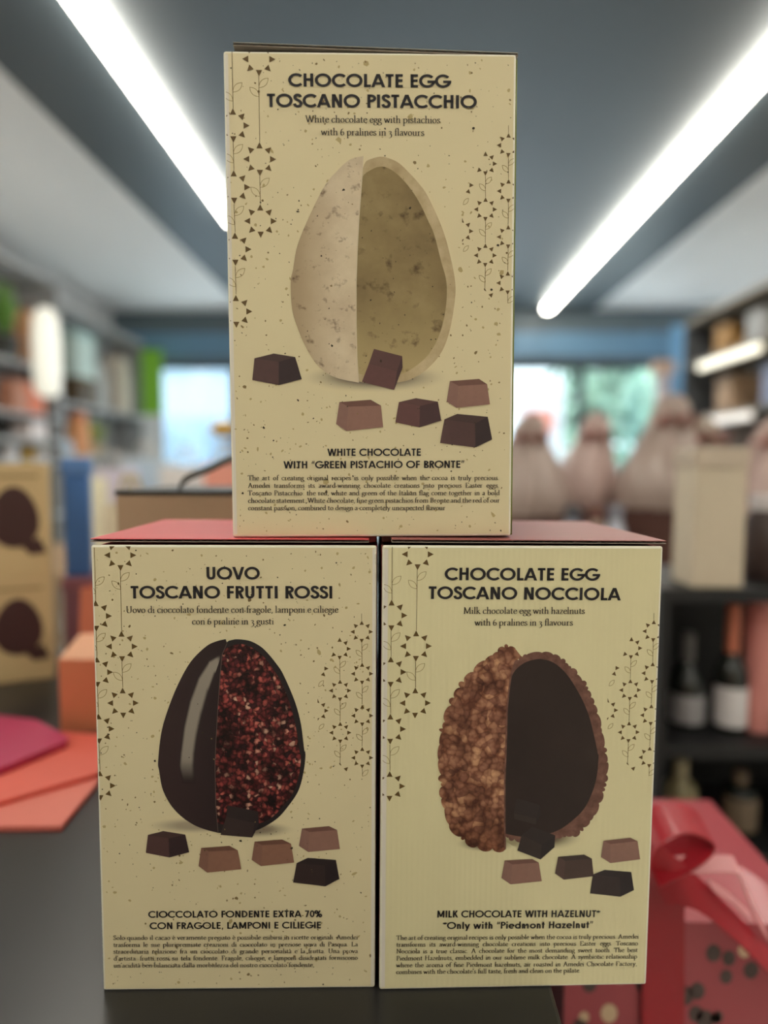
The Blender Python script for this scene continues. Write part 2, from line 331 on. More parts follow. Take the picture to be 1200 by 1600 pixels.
def serif(ch):
    """old-style book serif drawn as pen strokes: (advance, [centrelines])"""
    foot = lambda x, y=.02: [(x - .11, y), (x + .12, y)]
    bowlr = [(.13, .46), (.25, .6), (.39, .58), (.5, .44), (.5, .22), (.4, .06), (.27, .01), (.13, .08)]
    bowll = [(.46, .52), (.34, .61), (.21, .58), (.1, .43), (.09, .2), (.18, .05), (.3, .02), (.46, .15)]
    gr = {'\u00e8': 'e', '\u00e0': 'a'}
    if ch in gr:
        a, p = serif(gr[ch]); return a, p + [[(a * .3, .92), (a * .56, .74)]]
    arch = lambda x: cr([(x, .42), (x + .14, .58), (x + .26, .6), (x + .32, .46), (x + .32, .02)])
    G = {
        'a': (.49, [cr([(.1, .48), (.17, .59), (.3, .59), (.36, .47), (.36, .1), (.41, .03), (.49, .06)]), cr([(.36, .36), (.2, .3), (.09, .18), (.13, .04), (.25, .04), (.36, .14)])]),
        'b': (.58, [[(.13, 1.05), (.13, .06)], [(.02, .99), (.13, 1.05)], cr(bowlr)]),
        'c': (.49, [cr([(.44, .5), (.38, .6), (.26, .61), (.13, .5), (.09, .3), (.14, .1), (.27, .02), (.39, .05), (.46, .14)])]),
        'd': (.59, [[(.46, 1.05), (.46, .02)], [(.35, .99), (.46, 1.05)], [(.46, .03), (.57, .04)], cr(bowll)]),
        'e': (.49, [[(.1, .37), (.44, .37)], cr([(.44, .37), (.41, .53), (.29, .62), (.16, .55), (.09, .36), (.13, .13), (.26, .02), (.38, .05), (.46, .15)])]),
        'f': (.33, [cr([(.43, .97), (.34, 1.05), (.23, .99), (.17, .8), (.17, .3), (.17, .03)]), [(.04, .6), (.34, .6)], foot(.17)]),
        'g': (.5, [arc(.24, .42, .15, .18, 0, 360, 16), cr([(.15, .27), (.09, .17), (.16, .09), (.36, .04), (.46, -.08), (.42, -.25), (.22, -.33), (.06, -.25), (.06, -.12), (.17, -.01)]), [(.36, .54), (.5, .6)]]),
        'h': (.6, [[(.14, 1.05), (.14, .02)], [(.03, .99), (.14, 1.05)], arch(.14), foot(.14), foot(.46)]),
        'i': (.29, [[(.15, .6), (.15, .02)], [(.04, .54), (.15, .6)], foot(.15), [(.11, .88), (.19, .88)], [(.11, .85), (.19, .85)]]),
        'j': (.29, [[(.15, .6), (.13, -.3)]]),
        'k': (.58, [[(.14, 1.05), (.14, .02)], [(.03, .99), (.14, 1.05)], [(.16, .3), (.44, .6)], [(.22, .37), (.5, .03)], foot(.14), foot(.5)]),
        'l': (.29, [[(.15, 1.05), (.15, .02)], [(.04, .99), (.15, 1.05)], foot(.15)]),
        'm': (.93, [[(.14, .6), (.14, .02)], [(.03, .54), (.14, .6)], arch(.14), arch(.46), foot(.14), foot(.46), foot(.78)]),
        'n': (.6, [[(.14, .6), (.14, .02)], [(.03, .54), (.14, .6)], arch(.14), foot(.14), foot(.46)]),
        'o': (.56, [arc(.28, .31, .2, .29, 0, 360, 22)]),
        'p': (.59, [[(.13, .6), (.13, -.4)], [(.02, .54), (.13, .6)], cr(bowlr), foot(.13, -.4)]),
        'q': (.58, [[(.46, .6), (.46, -.4)], cr(bowll), foot(.46, -.4)]),
        'r': (.42, [[(.14, .6), (.14, .02)], [(.03, .54), (.14, .6)], cr([(.14, .4), (.24, .57), (.38, .57)]), foot(.14)]),
        's': (.42, [cr([(.34, .49), (.29, .59), (.19, .61), (.1, .53), (.12, .41), (.25, .31), (.35, .21), (.34, .08), (.22, .01), (.11, .05), (.07, .16)])]),
        't': (.37, [cr([(.16, .8), (.16, .5), (.16, .14), (.22, .03), (.36, .07)]), [(.04, .6), (.35, .6)]]),
        'u': (.6, [cr([(.13, .6), (.13, .3), (.15, .08), (.26, .02), (.44, .14)]), [(.44, .6), (.44, .02)], [(.03, .58), (.13, .6)], [(.34, .58), (.44, .6)], [(.44, .03), (.56, .04)]]),
        'v': (.5, [[(.07, .6), (.25, .02)], [(.25, .02), (.43, .6)], [(-.01, .6), (.16, .6)], [(.36, .6), (.51, .6)]]),
        'w': (.76, [[(.07, .6), (.23, .02)], [(.23, .02), (.38, .58)], [(.36, .6), (.53, .02)], [(.53, .02), (.69, .6)], [(-.01, .6), (.16, .6)], [(.62, .6), (.77, .6)]]),
        'x': (.52, [[(.08, .6), (.44, .02)], [(.42, .6), (.09, .02)], foot(.44), foot(.09)]),
        'y': (.5, [[(.07, .6), (.25, .03)], cr([(.43, .6), (.25, .05), (.15, -.25), (.05, -.36)]), [(-.01, .6), (.16, .6)], [(.36, .6), (.51, .6)]]),
        'z': (.46, [[(.08, .6), (.4, .6)], [(.4, .6), (.07, .02)], [(.07, .02), (.42, .02)]]),
        'A': (.8, [[(.12, .02), (.39, .98)], [(.39, 1), (.68, .02)], [(.22, .36), (.57, .36)], foot(.1), foot(.69)]),
        'B': (.68, [[(.18, .98), (.18, .02)], cr([(.1, .98), (.36, .98), (.5, .84), (.47, .62), (.3, .53), (.18, .53)]), cr([(.3, .53), (.5, .48), (.58, .28), (.5, .08), (.3, .02), (.08, .02)])]),
        'C': (.74, [cr([(.67, .78), (.6, .94), (.43, 1.0), (.22, .9), (.1, .66), (.1, .38), (.2, .12), (.42, .0), (.58, .06), (.68, .22)]), [(.67, .96), (.67, .76)]]),
        'E': (.65, [[(.18, .98), (.18, .02)], [(.07, .98), (.56, .98)], [(.56, .98), (.57, .8)], [(.18, .52), (.46, .52)], [(.07, .02), (.57, .02)], [(.57, .02), (.6, .22)]]),
        'F': (.6, [[(.18, .98), (.18, .02)], [(.07, .98), (.54, .98)], [(.54, .98), (.55, .8)], [(.18, .52), (.44, .52)], foot(.18)]),
        'H': (.86, [[(.18, .98), (.18, .02)], [(.68, .98), (.68, .02)], [(.18, .52), (.68, .52)], foot(.18), foot(.68), foot(.18, .98), foot(.68, .98)]),
        'I': (.38, [[(.19, .98), (.19, .02)], foot(.19), foot(.19, .98)]),
        'L': (.64, [[(.18, .98), (.18, .02)], foot(.18, .98), [(.07, .02), (.55, .02)], [(.55, .02), (.59, .22)]]),
        'M': (.98, [[(.16, .98), (.13, .02)], [(.17, .98), (.48, .06)], [(.48, .06), (.8, .98)], [(.8, .98), (.84, .02)], foot(.13), foot(.84), [(.05, .98), (.17, .98)], [(.8, .98), (.92, .98)]]),
        'N': (.86, [[(.17, .98), (.17, .02)], [(.15, .98), (.69, .04)], [(.69, .98), (.69, .02)], foot(.17), foot(.69, .98), [(.05, .98), (.17, .98)]]),
        'O': (.84, [arc(.42, .5, .32, .49, 0, 360, 26)]),
        'P': (.6, [[(.18, .98), (.18, .02)], cr([(.07, .98), (.36, .98), (.52, .84), (.5, .58), (.34, .47), (.2, .5)]), foot(.18)]),
        'S': (.54, [cr([(.43, .78), (.38, .94), (.26, .99), (.12, .9), (.1, .72), (.22, .58), (.38, .44), (.46, .28), (.4, .08), (.25, .0), (.13, .06), (.08, .24)])]),
        'T': (.7, [[(.35, .98), (.35, .02)], [(.06, .98), (.64, .98)], [(.06, .98), (.04, .78)], [(.64, .98), (.66, .78)], foot(.35)]),
        'U': (.82, [cr([(.17, .98), (.17, .6), (.18, .22), (.3, .03), (.48, .02), (.62, .14), (.65, .4), (.65, .98)]), foot(.17, .98), foot(.65, .98)]),
        'V': (.78, [[(.1, .98), (.39, .02)], [(.39, .02), (.68, .98)], foot(.1, .98), foot(.68, .98)]),
        'W': (1.1, [[(.1, .98), (.34, .02)], [(.34, .02), (.56, .94)], [(.54, .98), (.78, .02)], [(.78, .02), (1.0, .98)], foot(.1, .98), foot(.54, .98), foot(1.0, .98)]),
        '6': (.52, [cr([(.4, .94), (.26, .86), (.14, .66), (.09, .36), (.14, .1), (.26, .02), (.4, .1), (.44, .3), (.36, .48), (.22, .48), (.11, .32)])]),
        '3': (.46, [cr([(.08, .5), (.16, .6), (.3, .58), (.34, .44), (.26, .3), (.16, .24)]), cr([(.16, .24), (.32, .2), (.4, .04), (.34, -.2), (.2, -.34), (.06, -.36)])]),
        ',': (.24, [cr([(.1, .06), (.14, .05), (.13, -.06), (.07, -.15)])]),
        '.': (.24, [[(.07, .05), (.15, .05)]]),
        ':': (.26, [[(.08, .05), (.16, .05)], [(.08, .5), (.16, .5)]]),
        "'": (.2, [[(.11, 1.04), (.08, .8)]]),
        '-': (.34, [[(.05, .3), (.29, .3)]]),
        ' ': (.26, []),
    }
    return G[ch]


def stroke(P, hw):
    """outline quads of a polyline; hw(nx, ny) gives the half width across the normal"""
    closed = math.dist(P[0], P[-1]) < 1e-6
    n = len(P); Lf = []; Rt = []
    for i in range(n):
        a = P[i - 1] if i > 0 else (P[-2] if closed else None)
        b = P[i + 1] if i < n - 1 else (P[1] if closed else None)
        ns = []
        for u, v in ((a, P[i]), (P[i], b)):
            if u is None or v is None: continue
            d = math.dist(u, v)
            if d > 1e-9: ns.append((-(v[1] - u[1]) / d, (v[0] - u[0]) / d))
        nx = sum(q[0] for q in ns); ny = sum(q[1] for q in ns); k = math.hypot(nx, ny) or 1
        nx /= k; ny /= k
        c = max(.55, nx * ns[0][0] + ny * ns[0][1]); w = hw(nx, ny) / c
        Lf.append((P[i][0] + nx * w, P[i][1] + ny * w)); Rt.append((P[i][0] - nx * w, P[i][1] - ny * w))
    return [[Rt[i], Rt[i + 1], Lf[i + 1], Lf[i]] for i in range(n - 1)]


def penw(a, b, ang):
    ca, sa = math.cos(math.radians(ang)), math.sin(math.radians(ang))
    return lambda nx, ny: math.hypot(a * (nx * ca + ny * sa), b * (-nx * sa + ny * ca)) / 2


def glyph_polys(ch, font, w):
    if font == 'sans':
        adv, el = sans(ch, w); out = []
        for k, p in el: out += [p] if k == 'q' else stroke(p, lambda x, y: w / 2)
        return adv, out
    adv, el = serif(ch); out = []; pw = penw(w, w * .42, 15)
    for p in el: out += stroke(p, pw)
    return adv, out


def text_line(mb, m, bxo, s, font, w, x0, x1, yl, yr, cap, k=5, justify=None):
    """one line of lettering on the front panel between two points of its baseline"""
    a = bxo.loc(x0, yl); b = bxo.loc(x1, yr); hgt = (bxo.loc(x0, yl - cap) - a).length
    d = b - a; Lw = d.length; d = d / Lw; up = Vector((-d.y, d.x))
    g = [glyph_polys(c, font, w) for c in s]
    nat = sum(q[0] for q in g) * hgt - (.12 if font == 'sans' else .06) * hgt
    hs = 1.0; tr = 0; ws = 0
    if justify:
        hs = justify; ws = (Lw - nat * hs) / max(1, s.count(' '))
        if ws < -.08 * hgt: hs = (Lw + .08 * hgt * s.count(' ')) / nat; ws = -.08 * hgt
    else:
        hs = max(.8, min(1.3, Lw / nat)); tr = (Lw - nat * hs) / (len(s) - 1)
    x = -(.06 if font == 'sans' else .03) * hgt * hs
    for c, (adv, ps) in zip(s, g):
        for p in ps:
            mb.poly([bxo.p3(a + d * (x + q[0] * hgt * hs) + up * q[1] * hgt, k) for q in p], m)
        x += adv * hgt * hs + tr + (ws if c == ' ' else 0)
    return nat, Lw


# ------------------------------------------------------------------ printed egg cartons
BW, BH, BD = .18, .2973, .145


class Carton:
    def __init__(s, X, Y, Z, yaw, t, H, label, name='easter_egg_box'):
        s.H = H
        ex = Vector((math.cos(yaw) * math.cos(t), math.sin(yaw), math.sin(t))).normalized()
        ez = Vector((-math.sin(t), 0, math.cos(t))); ey = ez.cross(ex).normalized(); ez = ex.cross(ey)
        R = RZ @ Matrix((ex, ey, ez)).transposed()
        o = RZ @ Vector((X, Y, 0)); o.z = Z + COUNTER
        s.M = Matrix.Translation(o) @ R.to_4x4(); s.Mi = s.M.inverted()
        s.root = thing(name, label, 'box', (0, 0, 0), 0, 'printed egg boxes in the pyramid')
        s.root.matrix_world = s.M

    def loc(s, px, py):
        a = s.Mi @ CAM; d = s.Mi.to_3x3() @ ray(px, py); k = -a.y / d.y
        q = a + d * k; return Vector((q.x, q.z))

    def p3(s, q, k=0): return (q[0], -k * 7e-5, q[1])


def clip(P, x0, x1, z0, z1):
    for ax, lim, sg in ((0, x0, 1), (0, x1, -1), (1, z0, 1), (1, z1, -1)):
        out = []
        for i in range(len(P)):
            a, b = P[i - 1], P[i]; da, db = sg * (a[ax] - lim), sg * (b[ax] - lim)
            if da * db < 0:
                t = da / (da - db); out.append((a[0] + (b[0] - a[0]) * t, a[1] + (b[1] - a[1]) * t))
            if db >= 0: out.append(b)
        P = out
        if len(P) < 3: return None
    return P


PAPER = (222, 208, 168)
ink = mat('print_black_ink', (26, 20, 24), 0.6, var=0.02)
inkg = mat('print_text_ink', (52, 42, 34), 0.6, var=0.02)
bronze = mat('print_bronze_ink', (94, 70, 24), 0.55, var=0.05)
leafink = mat('print_leaf_outline', (150, 128, 78), 0.6, var=0.03)
fleck_d = mat('print_dark_fleck', (52, 40, 22), 0.7, var=0.2)
fleck_m = mat('print_brown_fleck', (128, 106, 66), 0.7, var=0.15)
fleck_l = mat('print_pale_fleck', (182, 162, 112), 0.7, var=0.1)


def paper_mat(name, rgb, ribs=False):
    m = mat(name, rgb, 0.5, var=0.025, scale=25, spec=0.35)
    if ribs:
        n = m.node_tree.nodes; l = m.node_tree.links
        tc = n.new('ShaderNodeTexCoord'); wv = n.new('ShaderNodeTexWave'); wv.inputs['Scale'].default_value = 90
        wv.bands_direction = 'X'; bp = n.new('ShaderNodeBump'); bp.inputs['Strength'].default_value = 0.12; bp.inputs['Distance'].default_value = 0.0006
        l.new(tc.outputs['Object'], wv.inputs['Vector']); l.new(wv.outputs['Fac'], bp.inputs['Height']); l.new(bp.outputs[0], n['Principled BSDF'].inputs['Normal'])
    return m


def print_mat(name, build):
    m = bpy.data.materials.new(name); m.use_nodes = True
    n = m.node_tree.nodes; l = m.node_tree.links
    b = n['Principled BSDF']; b.inputs['Roughness'].default_value = 0.5; b.inputs['Specular IOR Level'].default_value = 0.35
    uv = n.new('ShaderNodeUVMap')
    l.new(build(n, l, uv.outputs[0]), b.inputs['Base Color'])
    return m


def ramp(n, l, fac, stops):
    r = n.new('ShaderNodeValToRGB'); e = r.color_ramp.elements
    while len(e) < len(stops): e.new(0.5)
    for q, (p, c) in zip(e, stops): q.position = p; q.color = lin(c) + (1,)
    l.new(fac, r.inputs[0]); return r.outputs[0]


def noise(n, l, vec, sc, det=4, rough=.6, dist=0):
    q = n.new('ShaderNodeTexNoise'); q.inputs['Scale'].default_value = sc; q.inputs['Detail'].default_value = det
    q.inputs['Roughness'].default_value = rough; q.inputs['Distortion'].default_value = dist
    l.new(vec, q.inputs['Vector']); return q.outputs['Fac']


def mixc(n, l, f, a, b, mode='MIX'):
    q = n.new('ShaderNodeMix'); q.data_type = 'RGBA'; q.blend_type = mode
    if hasattr(f, 'links'): l.new(f, q.inputs[0])
    else: q.inputs[0].default_value = f
    for v, i in ((a, 6), (b, 7)):
        if hasattr(v, 'links'): l.new(v, q.inputs[i])
        else: q.inputs[i].default_value = lin(v) + (1,)
    return q.outputs[2]


def axis(n, l, uv, i, a, b):
    s = n.new('ShaderNodeSeparateXYZ'); l.new(uv, s.inputs[0])
    r = n.new('ShaderNodeMapRange'); r.inputs[1].default_value = a; r.inputs[2].default_value = b; r.interpolation_type = 'SMOOTHSTEP'
    l.new(s.outputs[i], r.inputs[0]); return r.outputs[0]


# the printed pictures: uv runs 0..1 over the egg's box, v upwards, in egg heights
def white_shell(n, l, uv):
    base = ramp(n, l, noise(n, l, uv, 5, 5), [(.3, (196, 176, 148)), (.55, (214, 196, 166)), (.75, (222, 206, 178))])
    edge = mixc(n, l, axis(n, l, uv, 0, .0, .22), (172, 150, 118), base)
    sp = ramp(n, l, noise(n, l, uv, 17, 4, .62, .1), [(.57, (255, 255, 255)), (.72, (150, 132, 128))])
    return mixc(n, l, 1.0, edge, sp, 'MULTIPLY')


def white_cavity(n, l, uv):
    base = ramp(n, l, noise(n, l, uv, 4, 4), [(.3, (124, 104, 70)), (.55, (144, 124, 84)), (.75, (160, 140, 100))])
    low = mixc(n, l, axis(n, l, uv, 1, .45, .0), base, (178, 158, 112))
    sp = ramp(n, l, noise(n, l, uv, 13, 4, .62, .15), [(.56, (255, 255, 255)), (.73, (160, 146, 140))])
    return mixc(n, l, 1.0, low, sp, 'MULTIPLY')


def white_rim(n, l, uv):
    return ramp(n, l, noise(n, l, uv, 9, 4), [(.3, (172, 150, 112)), (.6, (196, 176, 138)), (.8, (208, 188, 150))])


def dark_shell(n, l, uv):
    return mixc(n, l, axis(n, l, uv, 0, 0, .5), (56, 40, 40), (34, 24, 26))


def streak(n, l, uv):
    s = n.new('ShaderNodeSeparateXYZ'); l.new(uv, s.inputs[0])
    a = n.new('ShaderNodeMapRange'); a.inputs[1].default_value = 0; a.inputs[2].default_value = .22; a.interpolation_type = 'SMOOTHSTEP'; l.new(s.outputs[0], a.inputs[0])
    b = n.new('ShaderNodeMapRange'); b.inputs[1].default_value = 1; b.inputs[2].default_value = .72; b.interpolation_type = 'SMOOTHSTEP'; l.new(s.outputs[0], b.inputs[0])
    c = n.new('ShaderNodeMapRange'); c.inputs[1].default_value = 0; c.inputs[2].default_value = .25; c.interpolation_type = 'SMOOTHSTEP'; l.new(s.outputs[1], c.inputs[0])
    d = n.new('ShaderNodeMapRange'); d.inputs[1].default_value = 1; d.inputs[2].default_value = .93; d.interpolation_type = 'SMOOTHSTEP'; l.new(s.outputs[1], d.inputs[0])
    o = a.outputs[0]
    for q in (b, c, d):
        m = n.new('ShaderNodeMath'); m.operation = 'MULTIPLY'; l.new(o, m.inputs[0]); l.new(q.outputs[0], m.inputs[1]); o = m.outputs[0]
    return mixc(n, l, o, (45, 32, 33), (148, 138, 126))


def voro(n, l, uv, sc, feat='F1', out='Color', rnd=1):
    v = n.new('ShaderNodeTexVoronoi'); v.feature = feat; v.inputs['Scale'].default_value = sc; v.inputs['Randomness'].default_value = rnd
    l.new(uv, v.inputs['Vector']); return v.outputs[out]


def warp(n, l, uv, sc, amt):
    q = n.new('ShaderNodeTexNoise'); q.inputs['Scale'].default_value = sc; l.new(uv, q.inputs['Vector'])
    s = n.new('ShaderNodeVectorMath'); s.operation = 'MULTIPLY_ADD'; l.new(q.outputs['Color'], s.inputs[0]); s.inputs[1].default_value = (amt,) * 3; l.new(uv, s.inputs[2])
    return s.outputs[0]


def fruit(n, l, uv):
    w = warp(n, l, uv, 34, .035)
    col = voro(n, l, w, 46)
    sp = n.new('ShaderNodeSeparateXYZ'); l.new(col, sp.inputs[0])
    a = ramp(n, l, sp.outputs[0], [(.0, (40, 16, 22)), (.22, (80, 30, 36)), (.45, (124, 48, 50)), (.68, (166, 72, 68)), (.88, (200, 104, 90)), (.97, (220, 176, 150))])
    e = ramp(n, l, voro(n, l, w, 46, 'F1', 'Distance'), [(.25, (255, 255, 255)), (.7, (110, 80, 86))])
    p = ramp(n, l, noise(n, l, uv, 7, 3), [(.35, (120, 110, 116)), (.6, (255, 255, 255))])
    return mixc(n, l, 1.0, mixc(n, l, 1.0, a, e, 'MULTIPLY'), p, 'MULTIPLY')


def nuts(n, l, uv):
    w = warp(n, l, uv, 12, .07)
    s = n.new('ShaderNodeSeparateXYZ'); l.new(voro(n, l, w, 30), s.inputs[0])
    a = ramp(n, l, s.outputs[0], [(0, (160, 116, 96)), (.4, (184, 138, 112)), (.7, (206, 160, 130)), (.95, (232, 190, 152))])
    d = ramp(n, l, voro(n, l, w, 30, 'F1', 'Distance'), [(.1, (255, 250, 245)), (.45, (236, 226, 220)), (.75, (172, 146, 136))])
    w2 = warp(n, l, uv, 25, .04)
    e = ramp(n, l, voro(n, l, w2, 62, 'SMOOTH_F1', 'Distance'), [(.1, (255, 252, 248)), (.5, (234, 224, 220)), (.8, (186, 164, 156))])
    f = ramp(n, l, noise(n, l, uv, 6, 3), [(.35, (176, 160, 156)), (.6, (255, 255, 255))])
    g = mixc(n, l, axis(n, l, uv, 1, .3, -.02), (255, 255, 255), (190, 170, 160))
    o = a
    for q in (d, e, f, g): o = mixc(n, l, 1.0, o, q, 'MULTIPLY')
    return o


def nut_rim(n, l, uv):
    return ramp(n, l, noise(n, l, uv, 22, 4), [(.3, (92, 60, 50)), (.55, (118, 82, 70)), (.8, (142, 102, 86))])


def dark_cavity(n, l, uv):
    return mixc(n, l, noise(n, l, uv, 3, 3), (36, 26, 24), (58, 44, 40))


def soft_shadow(paper, dark):
    def f(n, l, uv):
        v = n.new('ShaderNodeVectorMath'); v.operation = 'LENGTH'; l.new(uv, v.inputs[0])
        r = n.new('ShaderNodeMapRange'); r.inputs[1].default_value = 1.0; r.inputs[2].default_value = .25; r.interpolation_type = 'SMOOTHSTEP'
        l.new(v.outputs['Value'], r.inputs[0]); return mixc(n, l, r.outputs[0], paper, dark)
    return f


M_SHELL_W = print_mat('print_white_shell', white_shell); M_CAV_W = print_mat('print_white_cavity', white_cavity); M_RIM_W = print_mat('print_white_rim', white_rim)
M_SHELL_D = print_mat('print_dark_shell', dark_shell); M_STREAK = print_mat('print_dark_shell_shine', streak); M_FRUIT = print_mat('print_fruit_pieces', fruit)
M_NUT = print_mat('print_nut_shell', nuts); M_NRIM = print_mat('print_nut_rim', nut_rim); M_CAV_D = print_mat('print_dark_cavity', dark_cavity)
M_DRIM = mat('print_dark_rim', (26, 18, 20), .5, var=.03)
M_LINE = mat('print_shell_edge', (206, 190, 160), .5, var=.03)
M_LINE_D = mat('print_shell_edge_brown', (92, 74, 68), .5, var=.03)
PR = {
    'dark': [(62, 42, 40), (72, 48, 46), (44, 28, 30)], 'red': [(80, 52, 50), (88, 56, 54), (62, 38, 40)],
    'milk': [(102, 70, 60), (128, 94, 82), (122, 90, 80)], 'cocoa': [(98, 66, 54), (124, 88, 72), (118, 84, 70)],
    'half': [(50, 36, 32), (66, 48, 42), (74, 54, 48)], 'black': [(36, 26, 26), (46, 33, 32), (34, 24, 26)],
    'night': [(38, 27, 26), (46, 34, 31), (32, 23, 23)],
}
PRM = {k: [mat('print_praline_%s_%s' % (k, q), tuple(u * 1.12 for u in c), .5, var=.12, scale=260) for q, c in zip(('top', 'front', 'side'), v)] for k, v in PR.items()}


def bumpy(P, amp, step, seed):
    """knobbly outline: little round bulges along an open curve (px)"""
    rnd = random.Random(seed); out = []; d = 0
    Q = cr(P, 10); pos = 0; nxt = 0; size = step
    acc = [0]
    for i in range(1, len(Q)): acc.append(acc[-1] + math.dist(Q[i - 1], Q[i]))
    tot = acc[-1]; s0 = 0; i = 0
    while s0 < tot:
        ln = min(step * rnd.uniform(.4, 1.9), tot - s0); a = amp * rnd.uniform(.25, 1.5)
        for j in range(7):
            s = s0 + ln * j / 7
            while i < len(acc) - 2 and acc[i + 1] < s: i += 1
            t = (s - acc[i]) / max(1e-9, acc[i + 1] - acc[i]); x = Q[i][0] + (Q[i + 1][0] - Q[i][0]) * t; y = Q[i][1] + (Q[i + 1][1] - Q[i][1]) * t
            dx, dy = Q[i + 1][0] - Q[i][0], Q[i + 1][1] - Q[i][1]; k = math.hypot(dx, dy) or 1
            b = a * (math.sin(math.pi * j / 7) ** .6)
            out.append((x + dy / k * b, y - dx / k * b))
        s0 += ln
        i = max(0, i - 1)
    return out + [Q[-1]]


def front_print(C, spec):
    pm = spec['paper']; H = C.H
    fp = MB(); fp.box(-BW / 2, BW / 2, 0, .003, 0, H, pm)
    fp.mid(mat('carton_edge_card', (232, 226, 206), .6, var=.02))
    panel = fp.build('front_panel', C.root, .0024, seg=3); panel.modifiers['b'].material = 1
    tag(panel, spec['panel_label'])
    lim = (-BW / 2 + .0012, BW / 2 - .0008, .001, H - .0008)
    fl = MB(); fr = MB(); cur = [fl]
    # --- flower border
    T = spec['flowers']

    def tf(x, y):          # template point (top box, px) -> this panel
        q = TOPC.loc(x, y); return Vector((T[0] + T[1] * q.x, T[2] + T[3] * q.y))
    sc = TPX * T[3]

    def P(mb, pts, m, k=2):
        q = clip([tuple(p) for p in pts], *lim)
        if q: cur[0].poly([C.p3(p, k) for p in q], m)

    def flower(x, y, r, angs):
        c = tf(x, y)
        for a in angs:
            ca, sa = math.cos(math.radians(a)), math.sin(math.radians(a)); b = r * .63 * sc; e = r * sc; w = r * .19 * sc
            P(fl, [(c.x + ca * e, c.y + sa * e), (c.x + ca * b - sa * w, c.y + sa * b + ca * w), (c.x + ca * b + sa * w, c.y + sa * b - ca * w)], bronze)

    def line(x0, y0, x1, y1, w=.8, m=bronze):
        a, b = tf(x0, y0), tf(x1, y1); d = (b - a).normalized(); nn = Vector((-d.y, d.x)) * w * sc / 2
        P(fl, [a - nn, b - nn, b + nn, a + nn], m)

    def leaf(x, y, dx, dy):
        a, b = tf(x, y), tf(x + dx, y + dy); d = b - a; L = d.length; d /= L; nn = Vector((-d.y, d.x))
        pts = []
        for i in range(17):
            t = i / 8; s = t if t <= 1 else 2 - t; sg = 1 if t <= 1 else -1
            pts.append(tuple(a + d * L * s + nn * sg * L * .23 * math.sin(math.pi * s) ** .8))
        for q in stroke(pts, lambda u, v: .38 * sc): P(fl, q, leafink)

    ALL = range(0, 360, 45)
    for x, y in ((404.4, 92.5), (405.8, 248.8), (407, 345.6), (364.3, 196.2), (365.6, 292.5), (367.5, 389.5), (369, 486.7)): flower(x, y, 26.3, ALL)
    for x0, y0, x1, y1, ly in ((404.4, 119, 405.8, 222, 119), (405.8, 275, 407, 319, 275), (362.5, 79, 364.3, 170, 126), (364.3, 222.5, 365.6, 266, 222.5), (365.6, 319, 367.5, 363, 319), (367.5, 416, 369, 460, 416)):
        line(x0, y0, x1, y1)
        xx = x0 + (x1 - x0) * (ly + 20 - y0) / (y1 - y0)
        leaf(xx, ly + 17.9, 14.4, -14.5); leaf(xx, ly + 32, -14.3, -14.4)
    cur[0] = fr
    for x, y, an in ((794.4, 227.2, ALL), (794.4, 298.8, ALL), (794, 370.4, ALL), (793.3, 442.3, ALL), (758.5, 255.9, (90, 45, 0, 315, 270, 225)), (758.5, 327.3, ALL), (758.2, 399.2, ALL),
                     (757.5, 471, (45,)), (722, 289.4, (0, 315)), (721.6, 361.3, (45, 0, 315))): flower(x, y, 19, an)
    for x0, y0, x1, y1, lv in ((794.4, 196, 794.4, 208, 0), (794.4, 246, 794.4, 280, 1), (794.4, 318, 794, 351, 1), (794, 389.5, 793.3, 423, 1), (793.3, 461, 793.3, 474, 2), (758.5, 275, 758.5, 308, 1),
                               (758.5, 346, 758.2, 380, 1), (758.2, 418, 757.5, 453, 1)):
        line(x0, y0, x1, y1, .7)
        if lv: leaf(x0, y0 + 12.5, 9.5, -10.5)
        if lv == 1: leaf(x0, y0 + 23, -9.6, -10.5)
    leaf(724, 320, 8, -10); leaf(724, 393, 8, -9)
    P(fl, [tf(755.8, 451), tf(757.6, 451), tf(760, 455.5), tf(757, 454)], bronze)
    for yy in (340.5, 374.5): P(fl, [tf(722, yy), tf(725, yy + (8 if yy < 360 else -1)), tf(722, yy + (7 if yy < 360 else 4))], bronze)
    fl.build('flower_border', panel); fr.build('flower_border', panel)
    for ea, ew in spec['edges']:      # paler strip on the fold beside the print
        eb_ = MB(); eb_.poly([C.p3(q, .5) for q in ((ea, .002), (ea + ew, .002), (ea + ew, H - .002), (ea, H - .002))], mat('carton_fold_card', (222, 214, 200), .6, var=.03)); eb_.build('fold_edge', panel)
    # --- flecks in the paper
    if spec['flecks']:
        sp = MB(); rnd = random.Random(spec['seed'])
        for i in range(spec['flecks']):
            z = rnd.random()
            m, r = (fleck_d, rnd.uniform(.0002, .0006)) if z < .34 else (fleck_m, rnd.uniform(.0003, .0008)) if z < .7 else (fleck_l, rnd.uniform(.0004, .0013))
            if rnd.random() < .06: r *= 1.9
            x, zz = rnd.uniform(-BW / 2 + .003, BW / 2 - .003), rnd.uniform(.003, H - .003); n = rnd.randint(5, 7); el = rnd.uniform(.4, 1); an = rnd.uniform(0, 3.14)
            pts = []
            for j in range(n):
                a = 6.283 * j / n; q = r * rnd.uniform(.6, 1.15); u, v = q * math.cos(a), q * el * math.sin(a)
                pts.append((x + u * math.cos(an) - v * math.sin(an), zz + u * math.sin(an) + v * math.cos(an)))
            sp.poly([C.p3(p, 7 if z < .4 else 1.5) for p in pts], m)
        sp.build('paper_flecks', panel)['kind'] = 'stuff'
